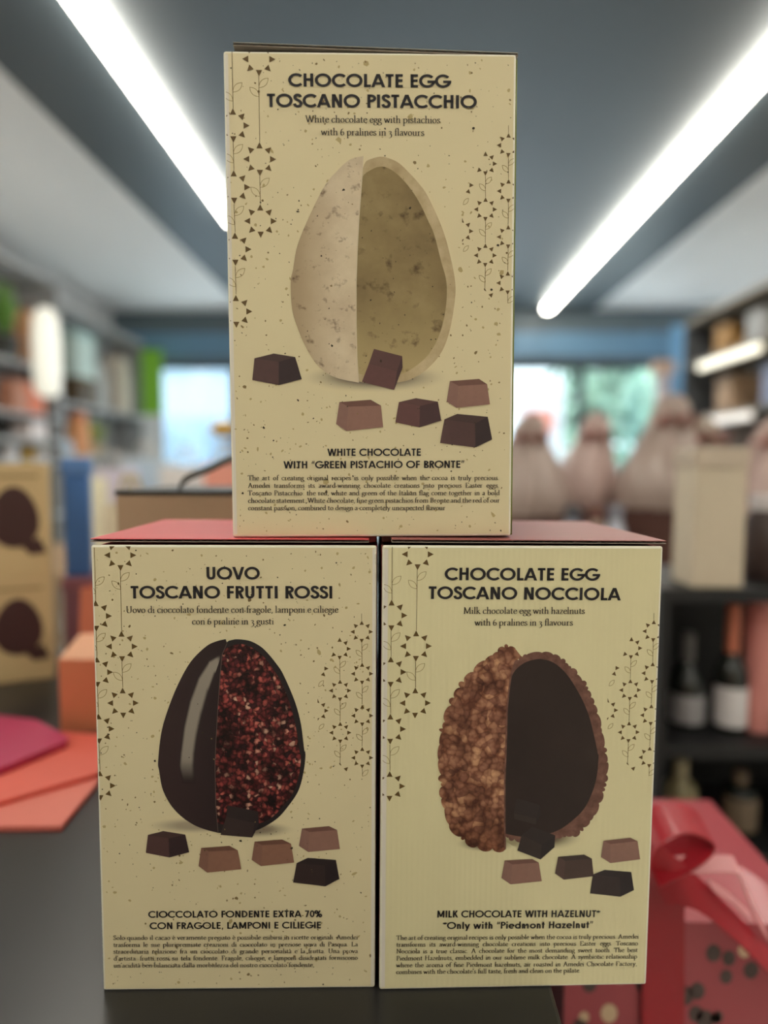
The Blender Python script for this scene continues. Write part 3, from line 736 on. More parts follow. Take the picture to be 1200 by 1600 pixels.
    # --- lettering
    for part, font, w, mm, lines in spec['text']:
        tb = MB()
        hs = None
        if len(lines[0]) > 6:      # justified paragraph: letter width from its short last line
            nat, Lw = text_line(MB(), mm, C, lines[-1][0], font, w, *lines[-1][1:6]); hs = Lw / nat
        for ln in lines: text_line(tb, mm, C, ln[0], font, w, *ln[1:6], k=5, justify=hs)
        tb.build(part, panel)
    # --- egg picture
    eg = spec['egg']; eb = MB(); x0, y0, x1, y1 = eg['box']

    def pic(pts, m, k, uvf=None):
        uv = [((x - x0) / (y1 - y0), (y1 - y) / (y1 - y0)) for x, y in pts] if uvf is None else uvf
        eb.poly([C.p3(C.loc(x, y), k) for x, y in pts], m, uv)
    for (ex, ey, rx_, ry_, dk) in eg['shadow']:
        sm = print_mat('print_soft_shadow', soft_shadow(spec['rgb'], dk))
        pts = [(math.cos(6.283 * i / 32), math.sin(6.283 * i / 32)) for i in range(32)]
        for i in range(32):
            a, b = pts[i], pts[(i + 1) % 32]
            pic([(ex, ey), (ex + rx_ * a[0], ey + ry_ * a[1]), (ex + rx_ * b[0], ey + ry_ * b[1])], sm, 1, [(0, 0), a, b])
    for q in eg['areas']: pic(q[0], q[1], q[2])
    for (Lp, Rp, m, k) in eg.get('bands', ()):
        n = len(Lp)
        for i in range(n - 1):
            va, vb = 1 - i / (n - 1), 1 - (i + 1) / (n - 1)
            pic([Lp[i], Rp[i], Rp[i + 1], Lp[i + 1]], m, k, [(0, va), (1, va), (1, vb), (0, vb)])
    tag(eb.build('egg_picture', panel), eg['label'])
    # --- pralines
    for kind, faces in spec['pralines']:
        pb = MB()
        for f, m in zip(faces, PRM[kind]): pb.poly([C.p3(C.loc(x, y), 6) for x, y in f], m)
        pb.build('praline_picture', panel)
    return panel


def carton_shell(C, side, lid, lift, tilt, bulge=(0, 0)):
    """coloured side walls, back, base and the corrugated lid of an egg carton"""
    H = C.H; r = C.root
    for sg, bu in ((-1, bulge[0]), (1, bulge[1])):
        b = MB(); rows = []
        for i in range(13):
            t = i / 12; y = .0031 + (BD - .003) * t
            x = sg * (BW / 2 - .0014 + bu * min(1, .55 + t * 4) - (.0006 if bu > 0 and t > .9 else 0))
            rows.append([(x - sg * .0001, y, .0005 + (H - .002) * j / 8) for j in range(9)])
        b.grid(rows, side); o = b.build('side_panel', r, smooth=True, solid=.0016)
    bx('back_panel', (-BW / 2, BW / 2, BD, BD + .0025, 0, H), side, r)
    bx('bottom_panel', (-BW / 2 + .002, BW / 2 - .002, .0031, BD, 0.0002, .003), mat('carton_inside', (52, 40, 36), .8), r)
    # corrugated lid: two liners with a fluted sheet between, seen at its cut front edge
    th = .0021; x0, x1 = -BW / 2 + lift[2], BW / 2 + lift[3]
    board = mat('corrugated_board', (150, 138, 126), .8, var=.1)
    Z = lambda x, y: H + lift[0] + (lift[1] - lift[0]) * (x - x0) / (x1 - x0) + tilt * y
    b = MB()
    for (za, zb, m) in ((0, .0004, board), (th - .0004, th, lid)):
        rows = []
        for i in range(19):
            x = x0 + (x1 - x0) * i / 18
            rows.append([(x, .001, Z(x, 0) + za), (x, BD + .001, Z(x, BD) + za), (x, BD + .001, Z(x, BD) + zb), (x, .001, Z(x, 0) + zb)])
        b.grid(rows, m, True); b.poly(rows[0], m); b.poly(rows[-1], m)
    fl = []
    for i in range(241):
        x = x0 + (x1 - x0) * i / 240; z = Z(x, 0) + th / 2 + (th / 2 - .0005) * math.sin(i * .9)
        fl.append([(x, .0012, z), (x, BD, z + tilt * BD)])
    b.grid(fl, board)
    if tilt == 0:          # behind the cut-back front corners the lid has its full width
        for xa, xb in ((-BW / 2 + .0004, x0), (x1, BW / 2 - .0004)):
            if xb > xa: b.box(xa, xb, .024, BD, H - .0005, H + lift[0] + th, lid)
    o = b.build('lid', r); return tag(o, spec_label.get(lid.name) or spec_label[side.name])


spec_label = {}
def coated(name, rgb, lab, rough=.5):
    m = mat(name, rgb, rough, var=.04, scale=12, coat=.0, spec=.4); spec_label[name] = lab; return m


GREEN = coated('carton_green', (120, 128, 52), 'greenish grey corrugated lid standing slightly open')
RED = coated('carton_red', (212, 84, 88), 'raspberry red lid with a corrugated edge')
BROWN = coated('carton_brown', (160, 92, 88), 'reddish brown lid with a corrugated edge')

TOPC = Carton(-.0074, .4116, .3020, .0233, .0064, BH * 1.0048, 'cream egg box printed with a white pistachio egg, topmost of the pyramid')
LEFTC = Carton(-.0949, .4016, 0, .0188, -.0011, BH, 'cream egg box printed with a dark egg full of red fruit pieces, bottom row')
RIGHTC = Carton(.0879, .4039, 0, .0323, -.0036, BH, 'cream egg box printed with a nut-crusted egg, bottom row beside the red fruit one')
TPX = (TOPC.loc(600, 300) - TOPC.loc(600, 301)).length

_a = (TOPC.loc(405.8, 248.8), TOPC.loc(794.4, 227.2), TOPC.loc(369, 486.7))


def anchor(C, f2, a1, g4):
    p, q, g = C.loc(*f2), C.loc(*a1), C.loc(*g4)
    sx = (q.x - p.x) / (_a[1].x - _a[0].x); sy = (p.y - g.y) / (_a[0].y - _a[2].y)
    return (p.x - sx * _a[0].x, sx, p.y - sy * _a[0].y, sy)


def S2(off, k, *quads): return [[(off[0] + x / k, off[1] + y / k) for x, y in q] for q in quads]


J = True


def back(e): return [(x - 5, y) for x, y in e[2:-1][::-1]]


top_paper = paper_mat('carton_cream_paper', PAPER); left_paper = top_paper
right_paper = paper_mat('carton_cream_ribbed_paper', (224, 214, 170), True)
o1, k1 = (380, 530), 2.927
cT = lambda pts, o=(340, 50): [(o[0] + x / 2.4, o[1] + y / 2.4) for x, y in pts]
tl = cT([(545, 466), (495, 480), (445, 525), (400, 580), (345, 690), (300, 800), (283, 890)]) + cT([(274, 100), (280, 200), (300, 270), (330, 340), (375, 410), (440, 455), (528, 475)], (340, 400))
te = cT([(545, 466), (540, 560), (530, 690), (523, 820)]) + cT([(519, 100), (519, 250), (522, 380), (528, 475)], (340, 400))
to = cT([(538, 530), (555, 488), (580, 475), (610, 468), (640, 473), (680, 492), (720, 530), (760, 575), (790, 620), (840, 730), (870, 830)]) + cT([(891, 100), (888, 180), (870, 280), (840, 360), (790, 420), (740, 455), (690, 472), (600, 480), (524, 470)], (340, 400))
ti = cT([(536, 560), (550, 535), (580, 515), (605, 506), (632, 508), (665, 527), (700, 560), (735, 605), (762, 650), (790, 710), (812, 760), (838, 860)]) + cT([(858, 100), (855, 200), (830, 300), (790, 370), (740, 415), (690, 443), (620, 458), (522, 440)], (340, 400))
spec_T = dict(paper=top_paper, rgb=PAPER, panel_label='cream flecked front with black lettering', flowers=(0, 1, 0, 1), flecks=860, seed=3, edges=((-BW / 2 + .0014, .0016),),
    text=[('title_lettering', 'sans', .19, ink, [('CHOCOLATE EGG', 451.6, 702.4, 135.6, 137.6, 20.6), ('TOSCANO PISTACCHIO', 418, 743.8, 167.6, 170.0, 20.8)]),
          ('subtitle_lettering', 'serif', .125, inkg, [('White chocolate egg with pistachios', 477.4, 687.4, 191.7, 193, 11), ('with 6 pralines in 3 flavours', 502, 662.5, 211.6, 212.6, 11)]),
          ('heading_lettering', 'sans', .18, ink, [('WHITE CHOCOLATE', 512.3, 657.2, 712.4, 712.2, 11.4), ('WITH \u201cGREEN PISTACHIO OF BRONTE\u201d', 444, 724.8, 732, 731, 11.4)]),
          ('description_lettering', 'serif', .13, inkg, [
              ('The art of creating original recipes is only possible when the cocoa is truly precious.', 387.7, 779.7, 750.3, 750, 7.6, J),
              ('Amedei transforms its award-winning chocolate creations into precious Easter eggs.', 387.7, 779.7, 762.2, 761.8, 7.6, J),
              ('Toscano Pistacchio: the red, white and green of the Italian flag come together in a bold', 387.7, 780.5, 774, 773.6, 7.6, J),
              ('chocolate statement. White chocolate, fine green pistachios from Bronte and the red of our', 387.7, 780.5, 785.7, 785.2, 7.6, J),
              ('constant passion, combined to design a completely unexpected flavour', 387.7, 695.7, 797.2, 796.9, 7.6, J)])],
    egg=dict(box=(454, 243, 711, 599), label='printed white chocolate egg, opened', shadow=[(585, 590, 118, 24, (118, 104, 92))],
             areas=[(cr(to) + back(te), M_RIM_W, 2), (cr(ti) + back(te), M_CAV_W, 3), (cr(tl) + te[::-1][1:-1], M_SHELL_W, 4), ([(x - .6, y) for x, y in te] + [(x + 1.0, y) for x, y in te[::-1]], M_LINE, 4.5)]),
    pralines=[('dark', S2(o1, k1, [(52, 88), (140, 66), (238, 82), (163, 104)], [(52, 88), (163, 104), (163, 210), (42, 187)], [(163, 104), (238, 82), (268, 183), (163, 210)])),
              ('red', S2(o1, k1, [(598, 45), (727, 78), (703, 148), (575, 112)], [(575, 112), (703, 148), (690, 232), (543, 195)], [(727, 78), (729, 130), (690, 232), (703, 148)])),
              ('milk', S2(o1, k1, [(440, 288), (583, 277), (630, 304), (482, 309)], [(482, 309), (630, 304), (640, 402), (472, 420)], [(440, 288), (482, 309), (472, 420), (425, 388)])),
              ('red', S2(o1, k1, [(712, 288), (790, 270), (890, 286), (808, 306)], [(712, 288), (808, 306), (806, 403), (696, 380)], [(808, 306), (890, 286), (905, 372), (806, 403)])),
              ('milk', S2(o1, k1, [(945, 192), (1078, 182), (1115, 206), (985, 214)], [(985, 214), (1115, 206), (1128, 298), (975, 314)], [(945, 192), (985, 214), (975, 314), (930, 285)])),
              ('dark', S2(o1, k1, [(920, 367), (978, 342), (1118, 355), (1060, 386)], [(920, 367), (1060, 386), (1062, 495), (900, 475)], [(1060, 386), (1118, 355), (1138, 458), (1062, 495)]))])

cL = lambda pts, o=(130, 830): [(o[0] + x / 2.5, o[1] + y / 2.5) for x, y in pts]; b4 = (130, 1180)
ll = cL([(557, 421), (520, 430), (480, 450), (420, 510), (370, 600), (330, 700), (305, 790), (293, 900)]) + cL([(297, 60), (310, 130), (340, 190), (380, 235), (430, 270), (480, 290), (527, 302)], b4)
le = cL([(557, 421), (562, 436), (543, 480), (535, 560), (526, 690), (518, 830), (515, 900)]) + cL([(515, 60), (518, 200), (527, 302)], b4)
lo = cL([(536, 470), (562, 433), (580, 425), (605, 422), (650, 428), (690, 448), (720, 475), (755, 518), (782, 560), (825, 660), (850, 750), (863, 850), (867, 860)]) + cL([(868, 10), (860, 70), (840, 140), (800, 200), (760, 245), (710, 278), (660, 298), (590, 308), (522, 302)], b4)
li = cL([(540, 490), (556, 460), (590, 444), (620, 441), (655, 452), (690, 475), (722, 510), (765, 575), (800, 650), (830, 760), (845, 860), (849, 870)]) + cL([(850, 20), (842, 80), (818, 150), (775, 205), (740, 240), (705, 260), (660, 270), (590, 280), (520, 262)], b4)
sL = cL([(537, 478), (490, 505), (448, 570), (415, 660), (392, 760), (378, 870)]) + cL([(374, 40), (388, 110)], b4)
sR = cL([(538, 492), (515, 560), (490, 630), (465, 720), (448, 800), (438, 870)]) + cL([(436, 40), (440, 110)], b4)
o2, k2 = (210, 1200), 3.636
spec_L = dict(paper=left_paper, rgb=PAPER, panel_label='cream flecked front with black lettering', flowers=anchor(LEFTC, (190.4, 1010), (565.2, 984), (158.5, 1227.5)), flecks=860, seed=11, edges=((BW / 2 - .0026, .0012),),
    text=[('title_lettering', 'sans', .19, ink, [('UOVO', 322.7, 405.2, 905.3, 905.3, 19.6), ('TOSCANO FRUTTI ROSSI', 205.2, 519.6, 935, 935, 19.6)]),
          ('subtitle_lettering', 'serif', .125, inkg, [('Uovo di cioccolato fondente con fragole, lamponi e ciliegie', 197.3, 528.3, 957.5, 957, 10.4), ('con 6 praline in 3 gusti', 300.3, 427.7, 975.6, 975.4, 10.4)]),
          ('heading_lettering', 'sans', .18, ink, [('CIOCCOLATO FONDENTE EXTRA 70%', 232.5, 502.3, 1433.5, 1432.4, 10.5), ('CON FRAGOLE, LAMPONI E CILIEGIE', 234.6, 501.3, 1451.3, 1450, 10.5)]),
          ('description_lettering', 'serif', .13, inkg, [
              ('Solo quando il cacao \u00e8 veramente pregiato \u00e8 possibile esibirsi in ricette originali. Amedei', 177.5, 559, 1468.1, 1467, 7, J),
              ('trasforma le sue pluripremiate creazioni di cioccolato in preziose uova di Pasqua. La', 177.5, 559, 1479, 1478, 7, J),
              ('straordinaria relazione fra un cioccolato di grande personalit\u00e0 e la frutta. Una prova', 177.5, 559, 1489.5, 1488.5, 7, J),
              ("d'artista: frutti rossi su tela fondente. Fragole, ciliegie, e lamponi disidratati forniscono", 178, 559, 1500.3, 1499, 7, J),
              ("un'acidit\u00e0 ben bilanciata dalla morbidezza del nostro cioccolato fondente,", 178, 490.8, 1511.2, 1510.2, 7, J)])],
    egg=dict(box=(246, 998, 478, 1308), label='printed dark chocolate egg, opened on red fruit', shadow=[(300, 1290, 75, 14, (166, 152, 128)), (400, 1296, 62, 14, (136, 122, 102))],
             areas=[(cr(lo) + back(le), M_DRIM, 2), (cr(li) + back(le), M_FRUIT, 3), (cr(ll) + le[::-1][1:-1], M_SHELL_D, 4), ([(x - .3, y) for x, y in le[1:]] + [(x + .7, y) for x, y in le[:0:-1]], M_LINE_D, 4.7)],
             bands=[(sL, sR, M_STREAK, 4.4)]),
    pralines=[('dark', S2(o2, k2, [(78, 378), (165, 356), (290, 376), (196, 398)], [(78, 378), (196, 398), (200, 506), (66, 480)], [(196, 398), (290, 376), (312, 476), (200, 506)])),
              ('black', S2(o2, k2, [(530, 210), (704, 245), (684, 310), (522, 276)], [(522, 276), (684, 310), (670, 393), (490, 378)], [(704, 245), (708, 320), (670, 393), (684, 310)])),
              ('cocoa', S2(o2, k2, [(380, 452), (540, 440), (588, 465), (425, 472)], [(425, 472), (588, 465), (608, 573), (415, 592)], [(380, 452), (425, 472), (415, 592), (365, 555)])),
              ('cocoa', S2(o2, k2, [(683, 416), (840, 404), (890, 428), (728, 436)], [(728, 436), (890, 428), (908, 535), (720, 555)], [(683, 416), (728, 436), (720, 555), (667, 520)])),
              ('milk', S2(o2, k2, [(952, 342), (1105, 328), (1152, 350), (995, 362)], [(995, 362), (1152, 350), (1168, 458), (988, 475)], [(952, 342), (995, 362), (988, 475), (935, 440)])),
              ('black', S2(o2, k2, [(922, 538), (985, 508), (1145, 520), (1082, 552)], [(922, 538), (1082, 552), (1085, 670), (902, 648)], [(1082, 552), (1145, 520), (1165, 628), (1085, 670)]))])

cR = lambda pts, o=(570, 830): [(o[0] + x / 2.5, o[1] + y / 2.5) for x, y in pts]; b6 = (570, 1180)
rl0 = cR([(590, 462), (553, 452), (520, 470), (480, 497), (440, 527), (412, 566), (385, 592), (352, 645), (333, 690), (312, 745), (297, 805), (290, 850), (288, 890)]) + cR([(292, 50), (302, 100), (300, 160), (312, 210), (325, 262), (355, 300), (392, 328), (432, 352), (480, 362), (548, 368)], b6)
re_ = cR([(612, 490), (590, 505), (575, 545), (563, 620), (556, 700), (552, 850), (550, 900)]) + cR([(547, 100), (547, 250), (549, 366)], b6)
ro0 = cR([(585, 520), (620, 488), (650, 478), (685, 474), (735, 482), (765, 500), (800, 530), (845, 578), (878, 640), (902, 700), (920, 760), (932, 830), (942, 900), (944, 900)]) + cR([(948, 40), (936, 110), (922, 160), (902, 220), (876, 260), (845, 288), (822, 312), (780, 315), (720, 328), (640, 332), (560, 322), (552, 300)], b6)
ri = cR([(572, 570), (590, 540), (625, 513), (665, 501), (695, 500), (740, 515), (790, 560), (840, 640), (875, 720), (900, 820), (910, 870)]) + cR([(913, 0), (906, 80), (886, 150), (855, 210), (810, 255), (760, 290), (700, 310), (620, 318), (549, 306)], b6)
rl = bumpy(rl0[::-1], 4.2, 15, 5); ro = bumpy(ro0, 3.0, 13, 8)
o3, k3 = (670, 1180), 3.529
spec_R = dict(paper=right_paper, rgb=(224, 214, 170), panel_label='cream ribbed front with black lettering', flowers=anchor(RIGHTC, (650, 1009.5), (1020.8, 990), (610, 1228.5)), flecks=0, seed=1, edges=((-BW / 2 + .0014, .0024),),
    text=[('title_lettering', 'sans', .19, ink, [('CHOCOLATE EGG', 695.6, 934.8, 906.4, 907.2, 19.6), ('TOSCANO NOCCIOLA', 670, 968, 935.6, 938, 19.6)]),
          ('subtitle_lettering', 'serif', .125, inkg, [('Milk chocolate egg with hazelnuts', 724.4, 913.2, 958.8, 959, 10.2), ('with 6 pralines in 3 flavours', 741.6, 894.4, 977.2, 977.2, 10.2)]),
          ('heading_lettering', 'sans', .18, ink, [('MILK CHOCOLATE WITH HAZELNUT*', 683, 936, 1433.1, 1432.4, 10.8), ('*Only with \u201cPiedmont Hazelnut\u201d', 692.8, 925.5, 1451, 1449.6, 10.8)]),
          ('description_lettering', 'serif', .13, inkg, [
              ('The art of creating original recipes is only possible when the cocoa is truly precious. Amedei', 619.3, 997.3, 1468.1, 1466, 7, J),
              ('transforms its award-winning chocolate creations into precious Easter eggs. Toscano', 619.3, 996.2, 1478.6, 1476.5, 7, J),
              ('Nocciola is a true classic. A chocolate for the most demanding sweet tooth. The best', 619.2, 995.9, 1489.1, 1487, 7, J),
              ('Piedmont Hazelnuts, embedded in our sublime milk chocolate. A symbiotic relationship', 619.2, 995, 1500, 1497, 7, J),
              ('where the aroma of fine Piedmont hazelnuts, air roasted in Amedei Chocolate Factory,', 619, 994.6, 1510.8, 1508.4, 7, J),
              ("combines with the chocolate's full taste, fresh and clean on the palate.", 619, 906.6, 1521.3, 1518.9, 7, J)])],
    egg=dict(box=(682, 1008, 952, 1330), label='printed nut-crusted chocolate egg, opened', shadow=[(760, 1318, 50, 14, (96, 80, 62)), (850, 1308, 62, 22, (100, 84, 66))],
             areas=[(ro + back(re_), M_NRIM, 2), (cr(ri) + back(re_), M_CAV_D, 3), (rl + re_, M_NUT, 4), ([(x - 1.6, y) for x, y in re_[1:]] + [(x + .9, y) for x, y in re_[:0:-1]], M_NRIM, 4.7)]),
    pralines=[('milk', S2(o3, k3, [(418, 578), (570, 570), (605, 590), (460, 600)], [(460, 600), (605, 590), (622, 692), (450, 710)], [(418, 578), (460, 600), (450, 710), (400, 675)])),
              ('night', S2(o3, k3, [(480, 235), (612, 272), (592, 348), (468, 318)], [(468, 318), (592, 348), (590, 380), (470, 350)], [(612, 272), (616, 330), (592, 370), (592, 348)])),
              ('night', S2(o3, k3, [(512, 438), (570, 392), (696, 440), (622, 492)], [(512, 438), (622, 492), (615, 573), (487, 524)], [(622, 492), (696, 440), (692, 505), (615, 573)])),
              ('half', S2(o3, k3, [(712, 558), (855, 546), (898, 568), (752, 580)], [(752, 580), (898, 568), (908, 665), (743, 684)], [(712, 558), (752, 580), (743, 684), (695, 650)])),
              ('milk', S2(o3, k3, [(962, 470), (1110, 453), (1150, 472), (1000, 488)], [(1000, 488), (1150, 472), (1164, 572), (1000, 593)], [(962, 470), (1000, 488), (1000, 593), (948, 560)])),
              ('black', S2(o3, k3, [(905, 655), (968, 630), (1115, 642), (1052, 672)], [(905, 655), (1052, 672), (1055, 778), (888, 760)], [(1052, 672), (1115, 642), (1130, 742), (1055, 778)]))])

front_print(TOPC, spec_T); front_print(LEFTC, spec_L); front_print(RIGHTC, spec_R)
carton_shell(TOPC, GREEN, mat('lid_grey_green', (150, 148, 138), .6), (.0036, -.0006, .006, .0012), -.012, (0, .0036))
carton_shell(LEFTC, mat('carton_side_red', (176, 56, 62), .9, spec=.1), RED, (.0018, .0018, -.0005, -.005), 0, (0, .0012))
carton_shell(RIGHTC, mat('carton_side_brown', (138, 74, 70), .9, spec=.1), BROWN, (.0018, .0014, .006, .0022), 0, (.001, .0027))
# ------------------------------------------------------------------ builders for the shop's goods
def slab(name, pts, z0, z1, m, parent=None, bevel=0.001):
    """flat prism with outline pts (x, y)"""
    b = MB(); b.poly([(x, y, z0) for x, y in pts[::-1]], m); b.poly([(x, y, z1) for x, y in pts], m)
    n = len(pts)
    for i in range(n):
        a, c = pts[i], pts[(i + 1) % n]; b.poly([(a[0], a[1], z0), (c[0], c[1], z0), (c[0], c[1], z1), (a[0], a[1], z1)], m)
    return b.build(name, parent)


def carton(name, label, cat, loc, w, d, h, m, lidm=None, rz=0, group=None):
    t = thing(name, label, cat, loc, rz, group)
    bx('body', (-w / 2, w / 2, -d / 2, d / 2, 0, h * (.86 if lidm else 1)), m, t, .003)
    if lidm: bx('lid', (-w / 2 - .003, w / 2 + .003, -d / 2 - .003, d / 2 + .003, h * .86, h), lidm, t, .003)
    return t


def paper_bag(name, label, loc, w, d, h, m, hm, rz=0, group=None):
    t = thing(name, label, 'gift bag', loc, rz, group)
    b = MB(); rows = []
    for z, k in ((0, 1), (h * .6, 1), (h, .72)):
        rows.append([(-w / 2, -d / 2 * k, z), (0, -d / 2 * k, z), (w / 2, -d / 2 * k, z), (w / 2 - (1 - k) * d * .5, 0, z), (w / 2, d / 2 * k, z), (0, d / 2 * k, z), (-w / 2, d / 2 * k, z), (-w / 2 + (1 - k) * d * .5, 0, z)])
    b.grid(rows, m, True); b.poly(rows[0][::-1], m); b.poly([(x * .98, y * .9, h * .93) for x, y, z in rows[2]], m); b.build('bag', t)
    for sg in (-1, 1):
        q = MB(); q.tube([(w * .2 * math.cos(a), sg * d * .33, h * .95 + h * .24 * math.sin(a)) for a in [3.14159 * i / 12 for i in range(13)]], .004, hm); q.build('handle', t)
    return t


def jar(name, label, loc, r, h, m, lm, cat='jar', group=None):
    t = thing(name, label, cat, loc, 0, group)
    b = MB(); b.lathe([(r * .92, 0), (r, h * .06), (r, h * .7), (r * .72, h * .8), (r * .72, h * .83)], m); b.build('glass', t, smooth=True)
    b = MB(); b.lathe([(r * .78, h * .83), (r * .78, h), (r * .7, h * 1.0)], lm); b.build('lid', t)
    return t


def bottle(name, label, loc, r, h, gm, capm, labm, group=None, lz=(.12, .42), neck=.55, capz=.8):
    t = thing(name, label, 'bottle', loc, 0, group)
    b = MB(); b.lathe([(r * .9, 0), (r, h * .02), (r, h * neck), (r * .8, h * (neck + .06)), (r * .42, h * (neck + .15)), (r * .36, h * capz), (r * .36, h * .98)], gm); b.build('glass', t, smooth=True)
    b = MB(); b.lathe([(r * .42, h * (capz - .1)), (r * .42, h), (r * .36, h * 1.005)], capm); b.build('capsule', t)
    b = MB(); b.grid([[((r + .0008) * math.cos(a), (r + .0008) * math.sin(a), z) for a in [-3.14159 + 3.14159 * i / 16 for i in range(17)]] for z in (h * lz[0], h * lz[1])], labm)
    b.build('label', t, solid=.0006)
    return t


def hamper(label, loc, r, h, wrapm, bowm, basketm, seed):
    """gift basket wrapped in gathered cellophane, tied with a bow"""
    t = thing('gift_hamper', label, 'gift hamper', loc, 0, 'wrapped gift hampers on the long table'); rnd = random.Random(seed)
    b = MB(); b.lathe([(r * .8, 0), (r * .84, h * .04), (r * .98, h * .39), (r * 1.0, h * .41), (r * .9, h * .41)], basketm, n=28); b.build('basket', t)
    n = 36; rows = []; ph = [rnd.uniform(0, 6.28) for _ in range(4)]; lean = rnd.uniform(-.9, .9) * r
    for z, q, wv in ((.40, 1.03, .04), (.47, 1.12, .06), (.55, 1.06, .08), (.64, .92, .10), (.73, .72, .12), (.81, .55, .15), (.86, .45, .2), (.89, .40, .22), (.93, .36, .3), (.97, .24, .4), (1.0, .08, .5)):
        rows.append([(lean * max(0, z - .5) ** 1.5 * 2 + r * q * (1 + wv * math.sin(7 * a + ph[0]) + wv * .6 * math.sin(11 * a + ph[1] + z * 4)) * math.cos(a), r * q * (1 + wv * math.sin(7 * a + ph[0]) + wv * .6 * math.sin(11 * a + ph[1] + z * 4)) * math.sin(a),
                      h * (z + (.03 * math.sin(5 * a + ph[2]) if z > .9 else 0))) for a in [6.28318 * i / n for i in range(n)]])
    w = MB(); w.grid(rows, wrapm, True); w.build('cellophane', t, smooth=True)
    q = MB()
    for sg in (-1, 1):
        q.ribbon([(lean * .45 + sg * r * .4 * math.sin(3.14159 * i / 12), -r * .5 - r * .06 * math.sin(6.28 * i / 12), h * .87 + h * .035 * math.sin(6.28318 * i / 12)) for i in range(13)], (0, r * .22, 0), .003, bowm)
    q.lathe([(r * .47, -.004), (r * .49, 0), (r * .47, .004)], bowm, (lean * .45, 0, h * .87)); q.build('bow', t)
    return t


def egg_shape(mb, c, r, h, m, ax='y'):
    mb.lathe([(max(.0005, r * math.sin(a) * (1 + .12 * math.cos(a))), h / 2 * (1 - math.cos(a))) for a in [3.14159 * i / 14 for i in range(15)]], m, c)


def plant(label, loc, r, h, lm, pm, seed, cat='potted plant', name='potted_plant', n=90, group=None):
    t = thing(name, label, cat, loc, 0, group); rnd = random.Random(seed)
    b = MB(); b.lathe([(r * .45, 0), (r * .6, h * .25), (r * .62, h * .27), (r * .5, h * .27)], pm); b.build('pot', t)
    f = MB()
    for i in range(n):
        a = rnd.uniform(0, 6.28); el = rnd.uniform(.1, 1.5); L = r * rnd.uniform(.6, 1.15); base = Vector((0, 0, h * .27))
        d = Vector((math.cos(a) * math.cos(el), math.sin(a) * math.cos(el), math.sin(el) * (h * .7 / r))).normalized()
        tip = base + Vector((d.x * L, d.y * L, d.z * min(h * .73, L * h / r * .6))); mid = (base + tip) / 2 + Vector((0, 0, h * .06)); s = Vector((-d.y, d.x, 0)).normalized() * r * .09
        f.poly([base, mid - s, tip, mid + s], lm)
    f.build('foliage', t, solid=.0015)
    return t


# ------------------------------------------------------------------ on the counter, left of and behind the pyramid
Z = COUNTER
coral = mat('coral_card', (226, 102, 84), .5); magenta = mat('magenta_card', (186, 50, 92), .5); coral2 = mat('coral_card_pale', (222, 120, 104), .5)


def onz(P, z): return [(at_z(x, y, z).x, at_z(x, y, z).y) for x, y in P]


def on_counter(name, label, cat, P, z0, z1, m):
    o = slab(name, onz(P, z1), z0, z1, m); return tag(o, label, cat)


on_counter('coral_gift_envelope', 'coral red card envelope at the counter edge, lowest of the flat pile', 'envelope', [(-120, 1292), (96, 1290), (153, 1222), (160, 1196), (-120, 1240)], Z, Z + .005, coral2)
on_counter('coral_gift_envelope', 'coral red card envelope slid back on another one, under the magenta sheet', 'envelope', [(-120, 1262), (0, 1252), (152, 1208), (190, 1150), (60, 1140), (-120, 1160)], Z + .005, Z + .010, coral)
on_counter('magenta_gift_envelope', 'magenta card envelope lying on top of the coral ones', 'envelope', [(-120, 1225), (0, 1200), (104, 1158), (106, 1150), (56, 1124), (-120, 1105)], Z + .010, Z + .018, magenta)

# two small egg boxes stacked at the left edge
small = mat('small_box_cream', (206, 180, 132), .55, var=.04); brownegg = mat('small_box_brown_print', (66, 36, 34), .5, var=.1)
YB = .985; zb = Z
for k, (lab, top) in enumerate((('small cream egg box with brown egg picture, lower of the stack at the left edge', 0), ('small cream egg box with brown egg picture, upper of the stack at the left edge', 1))):
    x0, x1 = at(-22, 900, YB).x, at(82, 900, YB).x; zt = at(30, 902 if k == 0 else 724, YB).z
    t = thing('small_egg_box', lab, 'box', ((x0 + x1) / 2, YB, zb), .46, 'small egg boxes stacked at the left edge'); w = (x1 - x0) * .9; t.location.x -= .004; h = zt - zb
    bx('carton', (-w / 2, w / 2, 0, .09, 0, h), small, t, .002)
    p = MB(); c = (.0, -.0006, h * .53); a = .034; hh = h * .27
    pts = [(c[0] + a * math.sin(q) * (1 - .18 * math.cos(q) * 0), c[1], c[2] - hh * math.cos(q)) for q in [6.28318 * i / 28 for i in range(28)]]
    pts = [(x * (1 - .16 * (z - c[2]) / hh), y, z) for x, y, z in pts]
    p.poly(pts, brownegg); p.poly([(c[0] + .004, c[1] - .0002, c[2] - hh * .85), (c[0] + .02, c[1] - .0002, c[2] - hh * 1.25), (c[0] + .044, c[1] - .0002, c[2] - hh * 1.2), (c[0] + .034, c[1] - .0002, c[2] - hh * .7)], brownegg)
    p.build('egg_picture', t)
    p = MB(); p.box(-w * .36, w * .36, -.0008, -.0002, h * .875, h * .9, mat('small_box_print_line', (150, 122, 84), .5)); p.build('print_line', t)
    zb = zt

